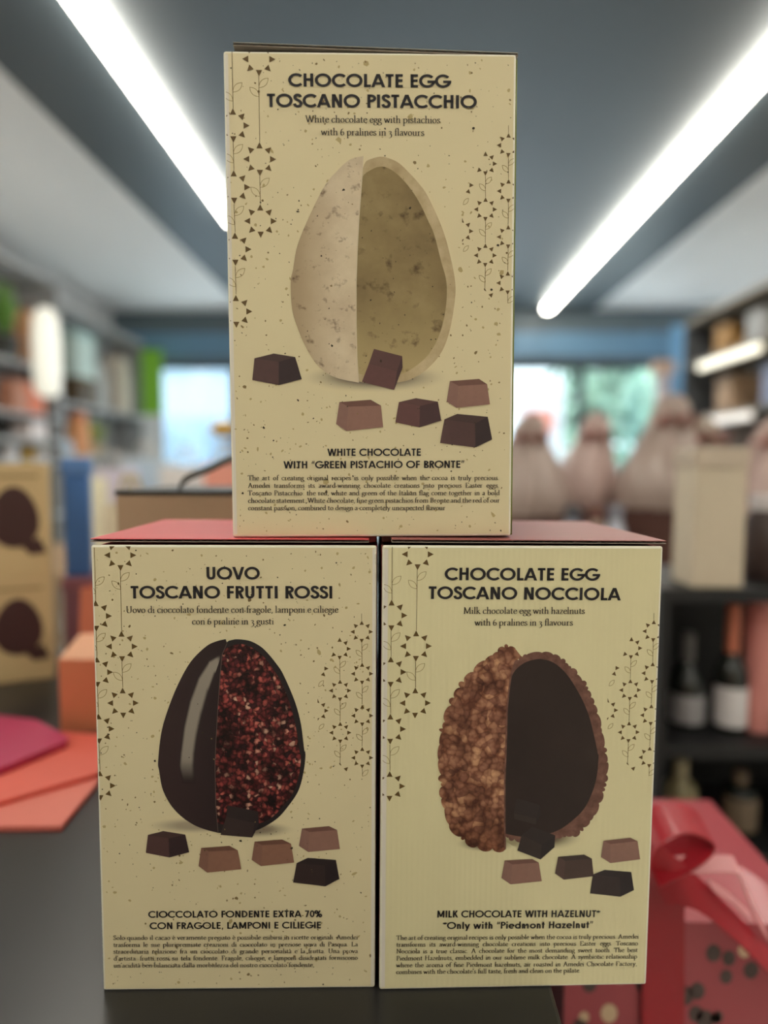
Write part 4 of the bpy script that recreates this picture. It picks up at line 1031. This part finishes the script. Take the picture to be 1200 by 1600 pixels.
Y = 1.09
zmid = at(105, 903, Y).z
x0, x1 = at(80, 800, Y).x, at(127, 800, Y).x
carton('mauve_gift_box', 'dusky mauve gift box under the blue one', 'box', ((x0 + x1) / 2 + .01, Y + .05, Z), (x1 - x0) + .02, .1, zmid - Z, mat('mauve_card', (140, 92, 104), .55), mat('mauve_card_lid', (150, 96, 106), .55), .4)
carton('blue_gift_box', 'blue gift box standing on the mauve one beside the small egg boxes', 'box', ((x0 + x1) / 2 - .004, Y + .05, zmid), (x1 - x0) * .78, .07, at(105, 716, Y).z - zmid, mat('blue_card', (66, 112, 176), .5), mat('blue_card_lid', (84, 124, 182), .5), .4)
Y = .80
x0, x1 = at(90, 1000, Y).x, at(178, 1000, Y).x; h = at(110, 1030, Y).z - Z; hp = at(140, 1003, Y).z - Z; w = x1 - x0
t = thing('salmon_gable_box', 'salmon gable-top gift box beside the left printed box', 'box', ((x0 + x1) / 2, Y, Z))
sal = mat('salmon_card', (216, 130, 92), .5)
b = MB(); b.box(-w / 2, w / 2, 0, .07, 0, h, sal); b.build('body', t)
b = MB(); R0 = [(-w / 2, 0, h), (w / 2, 0, h), (w / 2, .07, h), (-w / 2, .07, h)]; R1 = [(-w / 2 + .012, .03, hp), (w / 2 - .012, .03, hp), (w / 2 - .012, .04, hp), (-w / 2 + .012, .04, hp)]
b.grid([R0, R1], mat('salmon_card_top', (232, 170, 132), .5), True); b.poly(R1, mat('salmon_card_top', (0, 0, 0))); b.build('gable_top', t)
x = at(182, 900, .95).x
paper_bag('salmon_paper_bag', 'orange-salmon paper bag standing behind the gable-top box', (x, .96, Z), .1, .06, at(130, 886, .95).z - Z - .03, mat('orange_card', (206, 116, 84), .55), mat('cord_brown', (120, 80, 60), .7))
x = at(168, 800, 1.1).x
paper_bag('cream_paper_bag', 'cream paper bag behind the beige box with the black lid', (x + .026, 1.135, Z), .08, .05, at(150, 790, 1.1).z - Z, mat('cream_card', (226, 214, 188), .6), mat('cord_cream', (200, 190, 160), .7))
# beige box with a black lid and a dark ribbon handle
Y = .655
x0, x1 = at(181, 800, Y).x, at(470, 800, Y).x; zt = at(300, 768, Y).z; w = x1 - x0
t = thing('beige_gift_box', 'beige gift box with a black lid and dark ribbon handle behind the pyramid', 'box', ((x0 + x1) / 2, Y, Z)); cxx = (x0 + x1) / 2
bx('body', (-w / 2, w / 2, 0, .16, 0, zt - Z - .004), mat('beige_card', (188, 158, 128), .6), t, .002)
bx('lid', (-w / 2 - .001, w / 2 + .001, -.001, .161, zt - Z - .004, zt - Z + .001), mat('black_card', (28, 26, 26), .5), t, .001)
b = MB(); Yh = Y + .02
pts = [at(x, y, Yh) for x, y in ((281, 772), (283, 756), (298, 744), (330, 731), (362, 716), (410, 702), (450, 716), (468, 745), (472, 772))]
b.ribbon([(p.x - cxx, p.y - Y, p.z - Z) for p in [Vector(q) for q in cr([tuple(p) for p in pts], 5)]], [(0, .008, .007)] * 41, .003, mat('ribbon_dark', (58, 50, 42), .6)); b.build('ribbon_handle', t)

# ------------------------------------------------------------------ long table with the pale gift bags (behind, left of centre)
wood = mat('table_oak', (170, 140, 108), .5, var=.1, scale=6)
def table(name, label, x0, x1, y0, y1, h, m=wood):
    t = thing(name, label, 'table', ((x0 + x1) / 2, (y0 + y1) / 2, 0)); a, d = (x1 - x0) / 2, (y1 - y0) / 2
    bx('tabletop', (-a, a, -d, d, h - .035, h), m, t, .003)
    for sx in (-1, 1):
        for sy in (-1, 1):
            bx('leg', (sx * (a - .04) - .025, sx * (a - .04) + .025, sy * (d - .04) - .025, sy * (d - .04) + .025, 0, h - .035), m, t)
    return t


table('display_table', 'oak display table with pale bags behind the left half of the pyramid', -1.75, -.35, 2.2, 3.1, .86)
TZ = .86
def bag_at(px, ytop, Yd, w, m, label, hm=None, base=TZ, d=.1, group=None, name='paper_gift_bag'):
    p = at(px, ytop, Yd)
    return paper_bag(name, label, (p.x, p.y, base), w, d, (p.z - base) / 1.2, m, hm or mat('cord_white', (220, 216, 210), .7), group=group)


pw = mat('bag_white', (232, 230, 230), .6); pb_ = mat('bag_ice_blue', (196, 214, 230), .6); plc = mat('bag_lilac', (216, 208, 226), .6)
bag_at(140, 720, 2.5, .1, mat('bag_ivory', (244, 238, 208), .6), 'ivory gift bag above the salmon box, leftmost on the oak table')
bag_at(182, 705, 2.7, .16, plc, 'lilac-white gift bag left of the beige box')
bag_at(228, 690, 2.85, .2, pb_, 'ice-blue gift bag above the left end of the beige box')
bag_at(290, 700, 2.7, .2, pw, 'white gift bag behind the dark ribbon handle')
t = bag_at(352, 690, 2.4, .14, mat('bag_salmon_pink', (240, 160, 140), .6), 'salmon-pink gift bag half behind the top box', mat('cord_gold', (190, 140, 50), .5))
b = MB(); b.lathe([(.012, -.03), (.035, -.02), (.05, 0), (.035, .02), (.012, .03)], mat('bow_gold', (206, 160, 62), .4), (0, -.03, (at(352, 672, 2.4).z - TZ))); b.build('gold_bow', t)

# ------------------------------------------------------------------ shelves along the left wall
def shelf_unit(name, label, x0, x1, y0, y1, top, boards, m, bm, cat='shelving'):
    t = thing(name, label, cat, ((x0 + x1) / 2, (y0 + y1) / 2, 0)); a, d = (x1 - x0) / 2, (y1 - y0) / 2
    for sy in (-1, 1): bx('side_panel', (-a, a, sy * d - .012, sy * d + .012, 0, top), m, t)
    for z in boards: bx('shelf_board', (-a, a, -d + .012, d - .012, z - .025, z), bm, t)
    return t, a, d


shm = mat('shelf_grey', (150, 150, 150), .5); shb = mat('shelf_board_grey', (176, 174, 172), .5)
SX = -2.78          # front edge of the wall shelves


def shx(px, k=.12): # point on a shelf at this column, k behind the front edge
    x = SX - k; return (x, -x / ((630 - px) / 1000.0))


t, a, d = shelf_unit('product_shelf', 'grey wall shelf nearest the left edge of the photo', -3.13, SX, 4.1, 5.15, 2.7, (.45, .86, 1.27, 1.44, 1.63, 2.0, 2.7), shm, shb)
bx('back_panel', (-a, -a + .012, -d, d, 0.05, 2.7), shm, t)
t, a, d = shelf_unit('product_shelf', 'grey wall shelf farther from the left edge, toward the windows', -3.13, SX, 5.175, 6.85, 2.55, (.45, .86, 1.33, 1.77, 2.55), shm, shb)
bx('back_panel', (-a, -a + .012, -d, d, 0.05, 2.55), shm, t)
leafg = mat('leaf_green', (104, 146, 60), .6, var=.3, scale=20); pot = mat('pot_terracotta', (176, 110, 80), .7)
x, y = shx(4); plant('dark green leafy pot plant on the top left shelf at the photo edge', (x, y, 2.0), .17, .62, leafg, mat('pot_dark', (60, 60, 56), .6), 4, n=160)
x, y = shx(42); paper_bag('tan_paper_bag', 'tan and orange paper bag beside the dark green plant', (x, y, 2.0), .16, .13, .42, mat('bag_tan', (206, 152, 112), .6), mat('cord_brown', (0, 0, 0)), 1.57)
x, y = shx(14); paper_bag('terracotta_paper_bag', 'terracotta paper bag below the green plant', (x, y, 1.63), .16, .13, .24, mat('bag_rust', (204, 140, 112), .6), mat('cord_brown', (0, 0, 0)), 1.57)
x, y = shx(40); paper_bag('orange_paper_bag', 'bright orange paper bag below the tan one', (x, y, 1.63), .2, .13, .24, mat('bag_orange', (232, 128, 92), .6), mat('cord_brown', (0, 0, 0)), 1.57)
x, y = shx(40); carton('blush_gift_box', 'blush white gift box under the orange paper bag', 'box', (x, y, 1.44), .16, .24, .14, mat('blush_card', (236, 222, 218), .6), mat('blush_card_lid', (228, 206, 204), .6))
gold = mat('gold_foil', (196, 150, 52), .35, metal=.3)
x, y = shx(34); bottle('gold_bottle', 'small gold foil bottle above the small egg boxes', (x, y, 1.27), .05, .138, gold, gold, mat('label_gold', (220, 180, 90), .5))
x, y = shx(4); jar('white_jar', 'white jar at the left edge above the small egg boxes', (x, y, 1.27), .06, .135, mat('jar_white', (232, 226, 226), .4), mat('jar_lid_grey', (150, 150, 150), .4))
x, y = shx(56); jar('white_jar', 'white jar beside the small gold bottle', (x, y, 1.27), .06, .138, mat('jar_white', (0, 0, 0)), mat('jar_lid_green', (190, 200, 180), .4))
# lantern
lp = at(75, 620, 4.45); lq = at(75, 482, 4.45); hL = lq.z - lp.z
t = thing('floor_lamp', 'floor lamp with a tall cream paper shade in front of the left product shelf', 'lamp', (lp.x, lp.y, 0))
b = MB(); b.lathe([(.05, 0), (.084, .04), (.092, .2), (.092, hL - .2), (.08, hL - .06), (.045, hL)], emis('lantern_glow', (255, 250, 222), .2), (0, 0, lp.z), n=20); b.build('shade', t, smooth=True)
b = MB(); b.lathe([(.012, .02), (.012, lp.z + .02)], mat('lamp_pole', (90, 88, 84), .4), n=10); b.build('pole', t)
b = MB(); b.lathe([(.15, 0), (.15, .015), (.02, .025)], mat('lamp_pole', (0, 0, 0))); b.build('base', t)
x, y = shx(116); carton('dark_brown_box', 'dark brown box under the teal and white package', 'box', (x, y, 1.77), .2, .26, .24, mat('brown_card', (92, 74, 52), .6), mat('brown_card_lid', (104, 82, 54), .6))
carton('teal_gift_box', 'pale teal gift box on the dark brown box', 'box', (x, y, 2.01), .2, .34, .4, mat('pale_teal_card', (196, 212, 204), .6), mat('teal_card_lid', (158, 186, 182), .6))
x, y = shx(148); paper_bag('stone_paper_bag', 'stone grey paper bag between teal box and beige bag', (x, y, 1.77), .22, .14, .42, mat('bag_stone', (170, 166, 160), .6), mat('cord_brown', (0, 0, 0)), 1.57)
x, y = shx(182); paper_bag('beige_paper_bag', 'tall beige paper bag at the far end of the wall shelf', (x, y, 1.77), .26, .16, .55, mat('bag_beige', (206, 192, 174), .6), mat('cord_brown', (0, 0, 0)), 1.57)
x, y = shx(116); jar('orange_jar', 'orange jar below the dark brown box', (x, y, 1.33), .1, .38, mat('jar_orange', (228, 158, 104), .45), mat('jar_lid_orange', (222, 140, 96), .45))
x, y = shx(143); plant('yellow-green plant beside the orange jar', (x, y, 1.33), .16, .4, mat('leaf_lime', (170, 186, 96), .6, var=.2), mat('pot_sand', (196, 176, 140), .7), 9)
x, y = shx(92); jar('pale_blue_jar', 'squat pale blue jar right of the cream lamp shade', (x, y, 1.33), .08, .14, mat('jar_ice', (196, 210, 226), .4), mat('jar_lid_grey', (0, 0, 0)))
for px, m, lab in ((108, 'bag_ice_blue', 'ice-blue paper bag on the low shelf above the blue gift box'), (150, 'bag_lilac', 'lilac paper bag on the low shelf left of the oak table'), (186, 'bag_white', 'white paper bag on the low shelf at the far end')):
    x, y = shx(px); paper_bag('shelf_paper_bag', lab, (x, y, .86), .22, .14, .34, _M[m], mat('cord_white', (0, 0, 0)), 1.57, 'pale paper bags on the low shelf')
# green banner by the far window
t = thing('green_banner', 'vivid green roll-up banner standing at the far left window', 'banner', (at(238, 600, 6.7).x, 6.7, 0))
b = MB(); zt = at(238, 546, 6.7).z; zl = at(238, 648, 6.7).z; b.box(-.11, .11, 0, .006, zl, zt, mat('banner_green', (132, 196, 58), .6)); b.build('banner_sheet', t)
b = MB(); b.box(-.11, .11, -.001, .007, .06, zl, mat('banner_white', (226, 232, 236), .6)); b.build('banner_lower_sheet', t)
b = MB(); b.box(-.12, .12, -.01, .016, zt, zt + .02, frame_m); b.box(-.008, .008, .01, .02, .05, zt, frame_m); b.build('pole', t); bx('foot', (-.14, .14, -.08, .08, 0, .06), frame_m, t, .004)

# ------------------------------------------------------------------ street beyond the glass
def tree(label, x, y, h, r, m, seed):
    t = thing('street_tree', label, 'tree', (x, y, -.02), 0, 'trees outside the windows'); rnd = random.Random(seed)
    b = MB(); b.lathe([(.12, 0), (.1, h * .4), (.05, h * .7)], mat('bark', (110, 92, 76), .8), n=10); b.build('trunk', t)
    f = MB()
    for i in range(700):
        u = Vector((rnd.gauss(0, 1), rnd.gauss(0, 1), rnd.gauss(0, 1))).normalized() * rnd.uniform(.55, 1) * r; c = Vector((0, 0, h * .62)) + Vector((u.x, u.y, u.z * .42 * h / r))
        a = Vector((rnd.uniform(-1, 1), rnd.uniform(-1, 1), rnd.uniform(-1, 1))).normalized() * .2; q = a.orthogonal().normalized() * .1
        f.poly([c - a, c + q, c + a, c - q], m)
    f.build('foliage', t); return t


tm = mat('tree_leaf_pale', (136, 166, 144), .7, var=.15)
tree('pale green street tree seen right of the top box', 3.1, 10.5, 3.4, .85, tm, 2)
tree('pale green street tree beyond, farther right through the window', 5.2, 12.6, 3.4, .9, tm, 5)
t = thing('parked_van', 'light grey-blue van parked outside the left windows', 'van', (-3.6, 10.6, -.02))
vm = mat('van_paint', (138, 158, 176), .5)
b = MB(); prof = [(-1.9, .3), (1.9, .3), (1.95, .95), (1.5, 1.15), (1.05, 1.95), (.8, 2.05), (-1.85, 2.05), (-1.95, 1.9)]
b.poly([(x, 0, z) for x, z in prof], vm); b.poly([(x, 1.7, z) for x, z in prof[::-1]], vm)
for i in range(len(prof)):
    p, q = prof[i], prof[(i + 1) % len(prof)]; b.poly([(p[0], 0, p[1]), (p[0], 1.7, p[1]), (q[0], 1.7, q[1]), (q[0], 0, q[1])], vm)
b.build('body', t, .03)
for x in (-1.3, -.35, .65):
    bx('side_window', (x - .38, x + .38, -.012, .0, 1.2, 1.8), mat('van_glass', (120, 140, 156), .2), t)
for x in (-1.25, 1.2):
    for yy in (-.02, 1.52):
        b = MB(); n = 24; c = [(x + .32 * math.cos(6.283 * i / n), .32 + .32 * math.sin(6.283 * i / n)) for i in range(n)]
        b.grid([[(p[0], yy, p[1]) for p in c], [(p[0], yy + .2, p[1]) for p in c]], mat('tyre', (40, 40, 42), .8), True); b.poly([(p[0], yy, p[1]) for p in c], mat('tyre', (0, 0, 0))); b.poly([(p[0], yy + .2, p[1]) for p in c], mat('tyre', (0, 0, 0))); b.build('wheel', t)
t = thing('street_sign_board', 'white and salmon pavement sign outside, just right of the top box', 'sign', (at(842, 640, 8.6).x, 8.6, -.02))
b = MB(); b.box(-.32, .32, 0, .03, .5, at(842, 590, 8.6).z, mat('sign_white', (240, 238, 240), .5)); b.build('board', t)
bx('salmon_stripe', (-.2, .2, -.012, 0, at(842, 672, 8.6).z, at(842, 638, 8.6).z), mat('sign_salmon', (240, 150, 130), .5), t)
for s_ in (-.28, .28): bx('leg', (s_ - .02, s_ + .02, 0, .03, 0, .5), frame_m, t)
# buildings across the street
bx_ = MB(); bm_ = mat('facade_pale', (160, 172, 182), .7); bx_.box(-14, 1.2, 18, 24, -.1, 7, bm_)
for i in range(9):
    for k in range(2): bx_.box(-13.4 + i * 1.6, -12.5 + i * 1.6, 17.97, 18, 1 + k * 2.8, 2.6 + k * 2.8, mat('facade_window', (150, 168, 182), .3))
tag(bx_.build('street_building'), 'pale building across the street behind the parked van', 'building')

# ------------------------------------------------------------------ right: hampers on a long table
table('hamper_table', 'oak table carrying the wrapped gift hampers right of the pyramid', .3, 1.75, 1.95, 2.65, .86)
wrap = mat('cellophane_mauve', (168, 148, 138), .4, var=.1, coat=.2); wrap2 = mat('cellophane_blush', (184, 158, 150), .4, var=.1, coat=.2); wrap3 = mat('cellophane_taupe', (160, 144, 130), .4, var=.1, coat=.2)
bowr = mat('bow_red', (156, 84, 76), .5); bask = mat('basket_wicker', (92, 58, 50), .7, var=.3, scale=90, bump=.5)
for px, ytop, Yd, r, wm, sd, lab in ((828, 652, 2.2, .12, wrap, 1, 'mauve wrapped gift hamper just right of the top box'), (915, 650, 2.4, .115, wrap2, 2, 'blush wrapped gift hamper with red bow in front of the bright window'),
                                     (1040, 622, 2.2, .135, wrap, 3, 'tall mauve wrapped gift hamper left of the upright beige carton'), (1122, 655, 2.45, .13, wrap3, 4, 'taupe wrapped gift hamper behind the upright beige carton'),
                                     (1192, 660, 2.15, .12, wrap2, 5, 'blush wrapped gift hamper at the right edge of the photo')):
    p = at(px, ytop, Yd); hamper(lab, (p.x, p.y, .86), r, p.z - .86, wm, bowr, bask, sd)
for px, m, lm, lab in ((895, (150, 160, 176), (90, 90, 96), 'blue-grey jar on the hamper table, leftmost of three jars'), (932, (180, 158, 144), (120, 80, 70), 'beige jar in the middle of three jars on the hamper table'), (962, (206, 208, 220), (150, 150, 160), 'white jar, rightmost of three jars on the hamper table')):
    p = at(px, 790, 2.02); jar('preserve_jar', lab, (p.x, p.y, .86), .03, p.z - .86, mat('jar_%d' % m[0], m, .35), mat('jarlid_%d' % lm[0], lm, .4), group='jars in front of the hampers')

# ------------------------------------------------------------------ black bottle shelf, right
bk = mat('shelf_black', (26, 26, 27), .5); Ys = 1.27
x0 = at(1030, 1000, Ys).x; zt = at(1100, 921, Ys).z; z2 = at(1100, 1166, Ys).z; z3 = at(1100, 1335, Ys).z
t, a, d = None, 0, 0
t = thing('bottle_shelf', 'black shelf unit with bottles at the right edge', 'shelving', (x0 + .35, Ys + .16, 0))
bx('side_panel', (-.35, -.33, -.16, .16, 0, zt), bk, t); bx('side_panel', (.33, .35, -.16, .16, 0, zt), bk, t); bx('back_panel', (-.33, .33, .145, .16, 0, zt), bk, t)
for z in (zt, z2, z3, .12): bx('shelf_board', (-.33, .33, -.16, .145, z - .025, z), bk, t)
bg_ = mat('bottle_glass_dark', (30, 34, 30), .15, spec=.6); cop = mat('foil_copper', (206, 124, 96), .4, metal=.2); gry = mat('foil_grey', (92, 90, 88), .5)
wl_ = mat('label_white', (226, 222, 222), .6); gl_ = mat('label_grey', (160, 158, 160), .6); ol = mat('label_olive', (178, 166, 132), .6); br2 = mat('label_brown', (122, 104, 84), .6); pk = mat('tube_pink', (214, 140, 132), .5)


def bot(px, Yb, z, r, ytop, gm, cm, lm, lab, **k):
    p = at(px, ytop, Yb); return bottle('wine_bottle', lab, (p.x, p.y, z), r, p.z - z, gm, cm, lm, 'bottles on the black shelf', **k)


bot(1147, 1.36, z2, .033, 945, bg_, cop, wl_, 'dark bottle with copper foil neck and white label on the upper black shelf', lz=(.05, .36), neck=.46, capz=.72)
bot(1076, 1.38, z2, .036, 990, bg_, gry, gl_, 'dark bottle with a grey label left of the copper-necked one', lz=(.06, .36), neck=.5)
p = at(1191, 930, 1.36); t = thing('bottle_tube', 'pink cylindrical bottle tube beside the copper-necked bottle', 'gift tube', (p.x, p.y, z2)); hh = p.z - z2
b = MB(); b.lathe([(.028, 0), (.029, .003), (.029, hh * .8)], pk, n=28); b.build('tube', t); b = MB(); b.lathe([(.0295, hh * .8), (.0295, hh), (.028, hh + .001)], mat('tube_pink_lid', (206, 130, 122), .5), n=28); b.build('lid', t)
bot(1064, 1.36, z3, .034, 1186, mat('bottle_glass_olive', (150, 140, 104), .3), ol, ol, 'pale olive bottle on the lower black shelf', lz=(.1, .5), neck=.6)
bot(1158, 1.36, z3, .034, 1205, bg_, br2, br2, 'dark bottle with a brown label on the lower black shelf', lz=(.1, .62), neck=.66)
# goods on its top
p0, p1 = at(1085, 920, Ys).x, at(1165, 920, Ys).x
carton('wine_gift_carton', 'tall upright beige carton standing on the black shelf', 'box', ((p0 + p1) / 2, Ys + .06, zt), p1 - p0, .1, at(1120, 700, Ys).z - zt, mat('carton_stone', (206, 192, 168), .6), mat('carton_stone_lid', (196, 180, 160), .6))
x = at(1200, 800, 1.4).x
jar('dark_sauce_jar', 'dark jar with pale lid right of the upright beige carton', (x, 1.4, zt), .045, .18, mat('jar_dark', (62, 46, 44), .35), mat('jar_lid_white', (220, 216, 220), .4))

# ------------------------------------------------------------------ tall lit cabinet at the right
t, a, d = shelf_unit('display_cabinet', 'tall dark display cabinet with lit shelves at the right edge', 2.02, 2.42, 3.3, 4.75, 2.28, (.4, .9, 1.3, 1.6, 1.98, 2.28), mat('cabinet_slate', (76, 78, 82), .5), mat('cabinet_board', (120, 112, 100), .5), 'cabinet')
bx('back_panel', (a - .012, a, -d, d, .05, 2.28), mat('cabinet_back', (150, 146, 142), .6), t)
lampm = emis('shelf_lamp_glow', (255, 246, 214), .6); lampd = emis('shelf_lamp_glow_soft', (255, 240, 222), .3)
for z, ya, yb, m in ((1.935, 3.76, 4.5, lampm), (1.555, 3.82, 4.4, lampd)):
    b = MB(); b.box(-a - .014, -a + .02, ya - 4.025, yb - 4.025, z - .03, z + .02, m); b.build('shelf_lamp', t, .008)
for i, (yy, z, m, h, lab) in enumerate(((4.35, 1.98, (150, 112, 62), .2, 'amber box on the upper lit shelf'), (3.95, 1.98, (150, 150, 150), .2, 'grey box on the upper lit shelf'), (4.3, 1.6, (170, 140, 112), .24, 'tan box between the two shelf lamps'), (3.75, 1.6, (140, 146, 172), .24, 'blue-grey box between the two shelf lamps, toward the photo edge'), (4.3, 1.3, (160, 150, 146), .2, 'grey-beige box under the lower shelf lamp'))):
    carton('cabinet_box', lab, 'box', (2.2, yy, z), .22, .2, h, mat('cab_card_%d' % i, m, .6), mat('cab_lid_%d' % i, tuple(int(q * .9) for q in m), .6), group='boxes in the lit cabinet')
t = thing('blue_banner', 'tall blue roll-up banner near the far right window', 'banner', (at(1066, 560, 6.5).x, 6.5, 0)); zt_ = at(1066, 508, 6.5).z
bx('banner_sheet', (-.11, .11, 0, .006, .06, zt_), mat('banner_blue', (118, 170, 214), .6), t); bx('pole', (-.008, .008, .01, .02, .05, zt_), frame_m, t); bx('foot', (-.14, .14, -.08, .08, 0, .06), frame_m, t, .004)
t = thing('wood_stand', 'slim wooden stand by the far right window', 'stand', (at(1035, 600, 6.2).x, 6.2, 0)); zt_ = at(1035, 565, 6.2).z
bx('post', (-.05, .05, -.05, .05, .04, zt_ - .12), mat('stand_wood', (190, 180, 184), .6), t); bx('head', (-.09, .09, -.07, .07, zt_ - .12, zt_), mat('stand_head', (190, 160, 140), .6), t, .01); bx('foot', (-.16, .16, -.12, .12, 0, .04), frame_m, t)

# ------------------------------------------------------------------ lower right: pink wrapped gifts on a low table
LT = .52
table('low_table', 'low table under the pink wrapped gifts at the lower right', cx1 + .04, 1.0, .32, 1.0, LT, mat('table_white', (200, 196, 190), .5))
pink = mat('wrap_pink_print', (176, 74, 82), .45, var=.08, scale=14, coat=.1); pinkd = mat('wrap_print_berry', (84, 66, 62), .5, var=.3); pinkl = mat('wrap_print_leaf', (226, 196, 160), .5)
crim = mat('ribbon_crimson', (168, 20, 36), .45, var=.06, coat=.1); blush = mat('ribbon_blush', (224, 150, 152), .4)


def wrapped(label, x0, x1, y0, y1, z1, ztop, rz, seed, dots):
    """wrapped present with folded roof-like top"""
    cx, cy = (x0 + x1) / 2, (y0 + y1) / 2; a, d = (x1 - x0) / 2, (y1 - y0) / 2; h = z1 - LT; hr = ztop - LT
    t = thing('wrapped_gift', label, 'gift', (cx, cy, LT), rz, 'pink printed gifts at the lower right')
    b = MB(); R = [[(-a, -d, 0), (a, -d, 0), (a, d, 0), (-a, d, 0)], [(-a, -d, h), (a, -d, h), (a, d, h), (-a, d, h)], [(-a * .8, -d * .12, hr), (a * .38, -d * .12, hr), (a * .38, d * .12, hr), (-a * .8, d * .12, hr)]]
    b.grid(R, pink, True); b.poly(R[0][::-1], pink); b.poly(R[2], pink)
    rnd = random.Random(seed)
    for i in range(dots):
        u, v = rnd.uniform(-.92, .92) * a, rnd.uniform(.05, .97) * h; m = pinkd if i % 5 else pinkl; r = rnd.uniform(.005, .009)
        b.poly([(u + r * math.cos(6.28 * k / 10), -d - .0004, v + 1.25 * r * math.sin(6.28 * k / 10)) for k in range(10)], m)
    b.build('wrapping_paper', t); return t, a, d, h, hr


g0, g1 = at(862, 1590, .66), at(1250, 1400, .66)
zsh = at(1100, 1420, .64).z
t, a, d, h, hr = wrapped('pink printed gift with crimson bow beside the right printed box', g0.x + .002, g1.x, .62, .86, zsh, at(1120, 1296, .74).z, 0, 3, 70)
W2 = lambda x, y, Yd: at(x, y, Yd) - Vector(t.location)
b = MB(); b.ribbon([W2(1036, y, .615) for y in (1370, 1450, 1540, 1650, 1800)], (.042, 0, 0), .002, crim); b.build('ribbon_band', t)
b = MB(); P_ = [W2(1012, 1362, .6), W2(1060, 1372, .592), W2(1120, 1420, .59), W2(1180, 1480, .592), W2(1260, 1565, .6)]; b.ribbon(cr([tuple(p) for p in P_], 4), (-.032, .012, .055), .002, crim); b.build('ribbon_tail', t)
b = MB(); P_ = [W2(1015, 1360, .6), W2(1006, 1320, .6), W2(1030, 1285, .61), W2(1072, 1278, .62), W2(1105, 1300, .62), W2(1075, 1330, .61), W2(1020, 1358, .6)]; b.ribbon(cr([tuple(p) for p in P_], 4), (0, .036, .012), .002, crim); b.build('bow_loop', t)
b = MB(); P_ = [W2(1040, 1352, .6), W2(1090, 1350, .6), W2(1142, 1350, .6), W2(1152, 1358, .6), W2(1166, 1395, .6), W2(1182, 1432, .6), W2(1196, 1455, .6)]; b.ribbon(cr([tuple(p) for p in P_], 3), (0, .012, .010), .0015, blush); b.build('blush_ribbon', t)
b = MB(); P_ = [W2(1110, 1382, .588), W2(1140, 1402, .588), W2(1172, 1432, .588)]; b.ribbon(P_, (-.003, .004, .009), .0015, blush); b.build('blush_ribbon', t)
t2, a, d, h, hr = wrapped('second pink printed gift behind, at the right photo edge', g1.x - .12, g1.x + .1, .89, .99, at(1180, 1400, .9).z, at(1180, 1370, .92).z, 0, 8, 20)

# set the shelf goods a hair above their boards
for o in list(S.objects):
    if o.parent is None and o.type == 'EMPTY' and o.location.z > .3 and o.location.y > 1.2 and 'light' not in o.name: o.location.z += .001
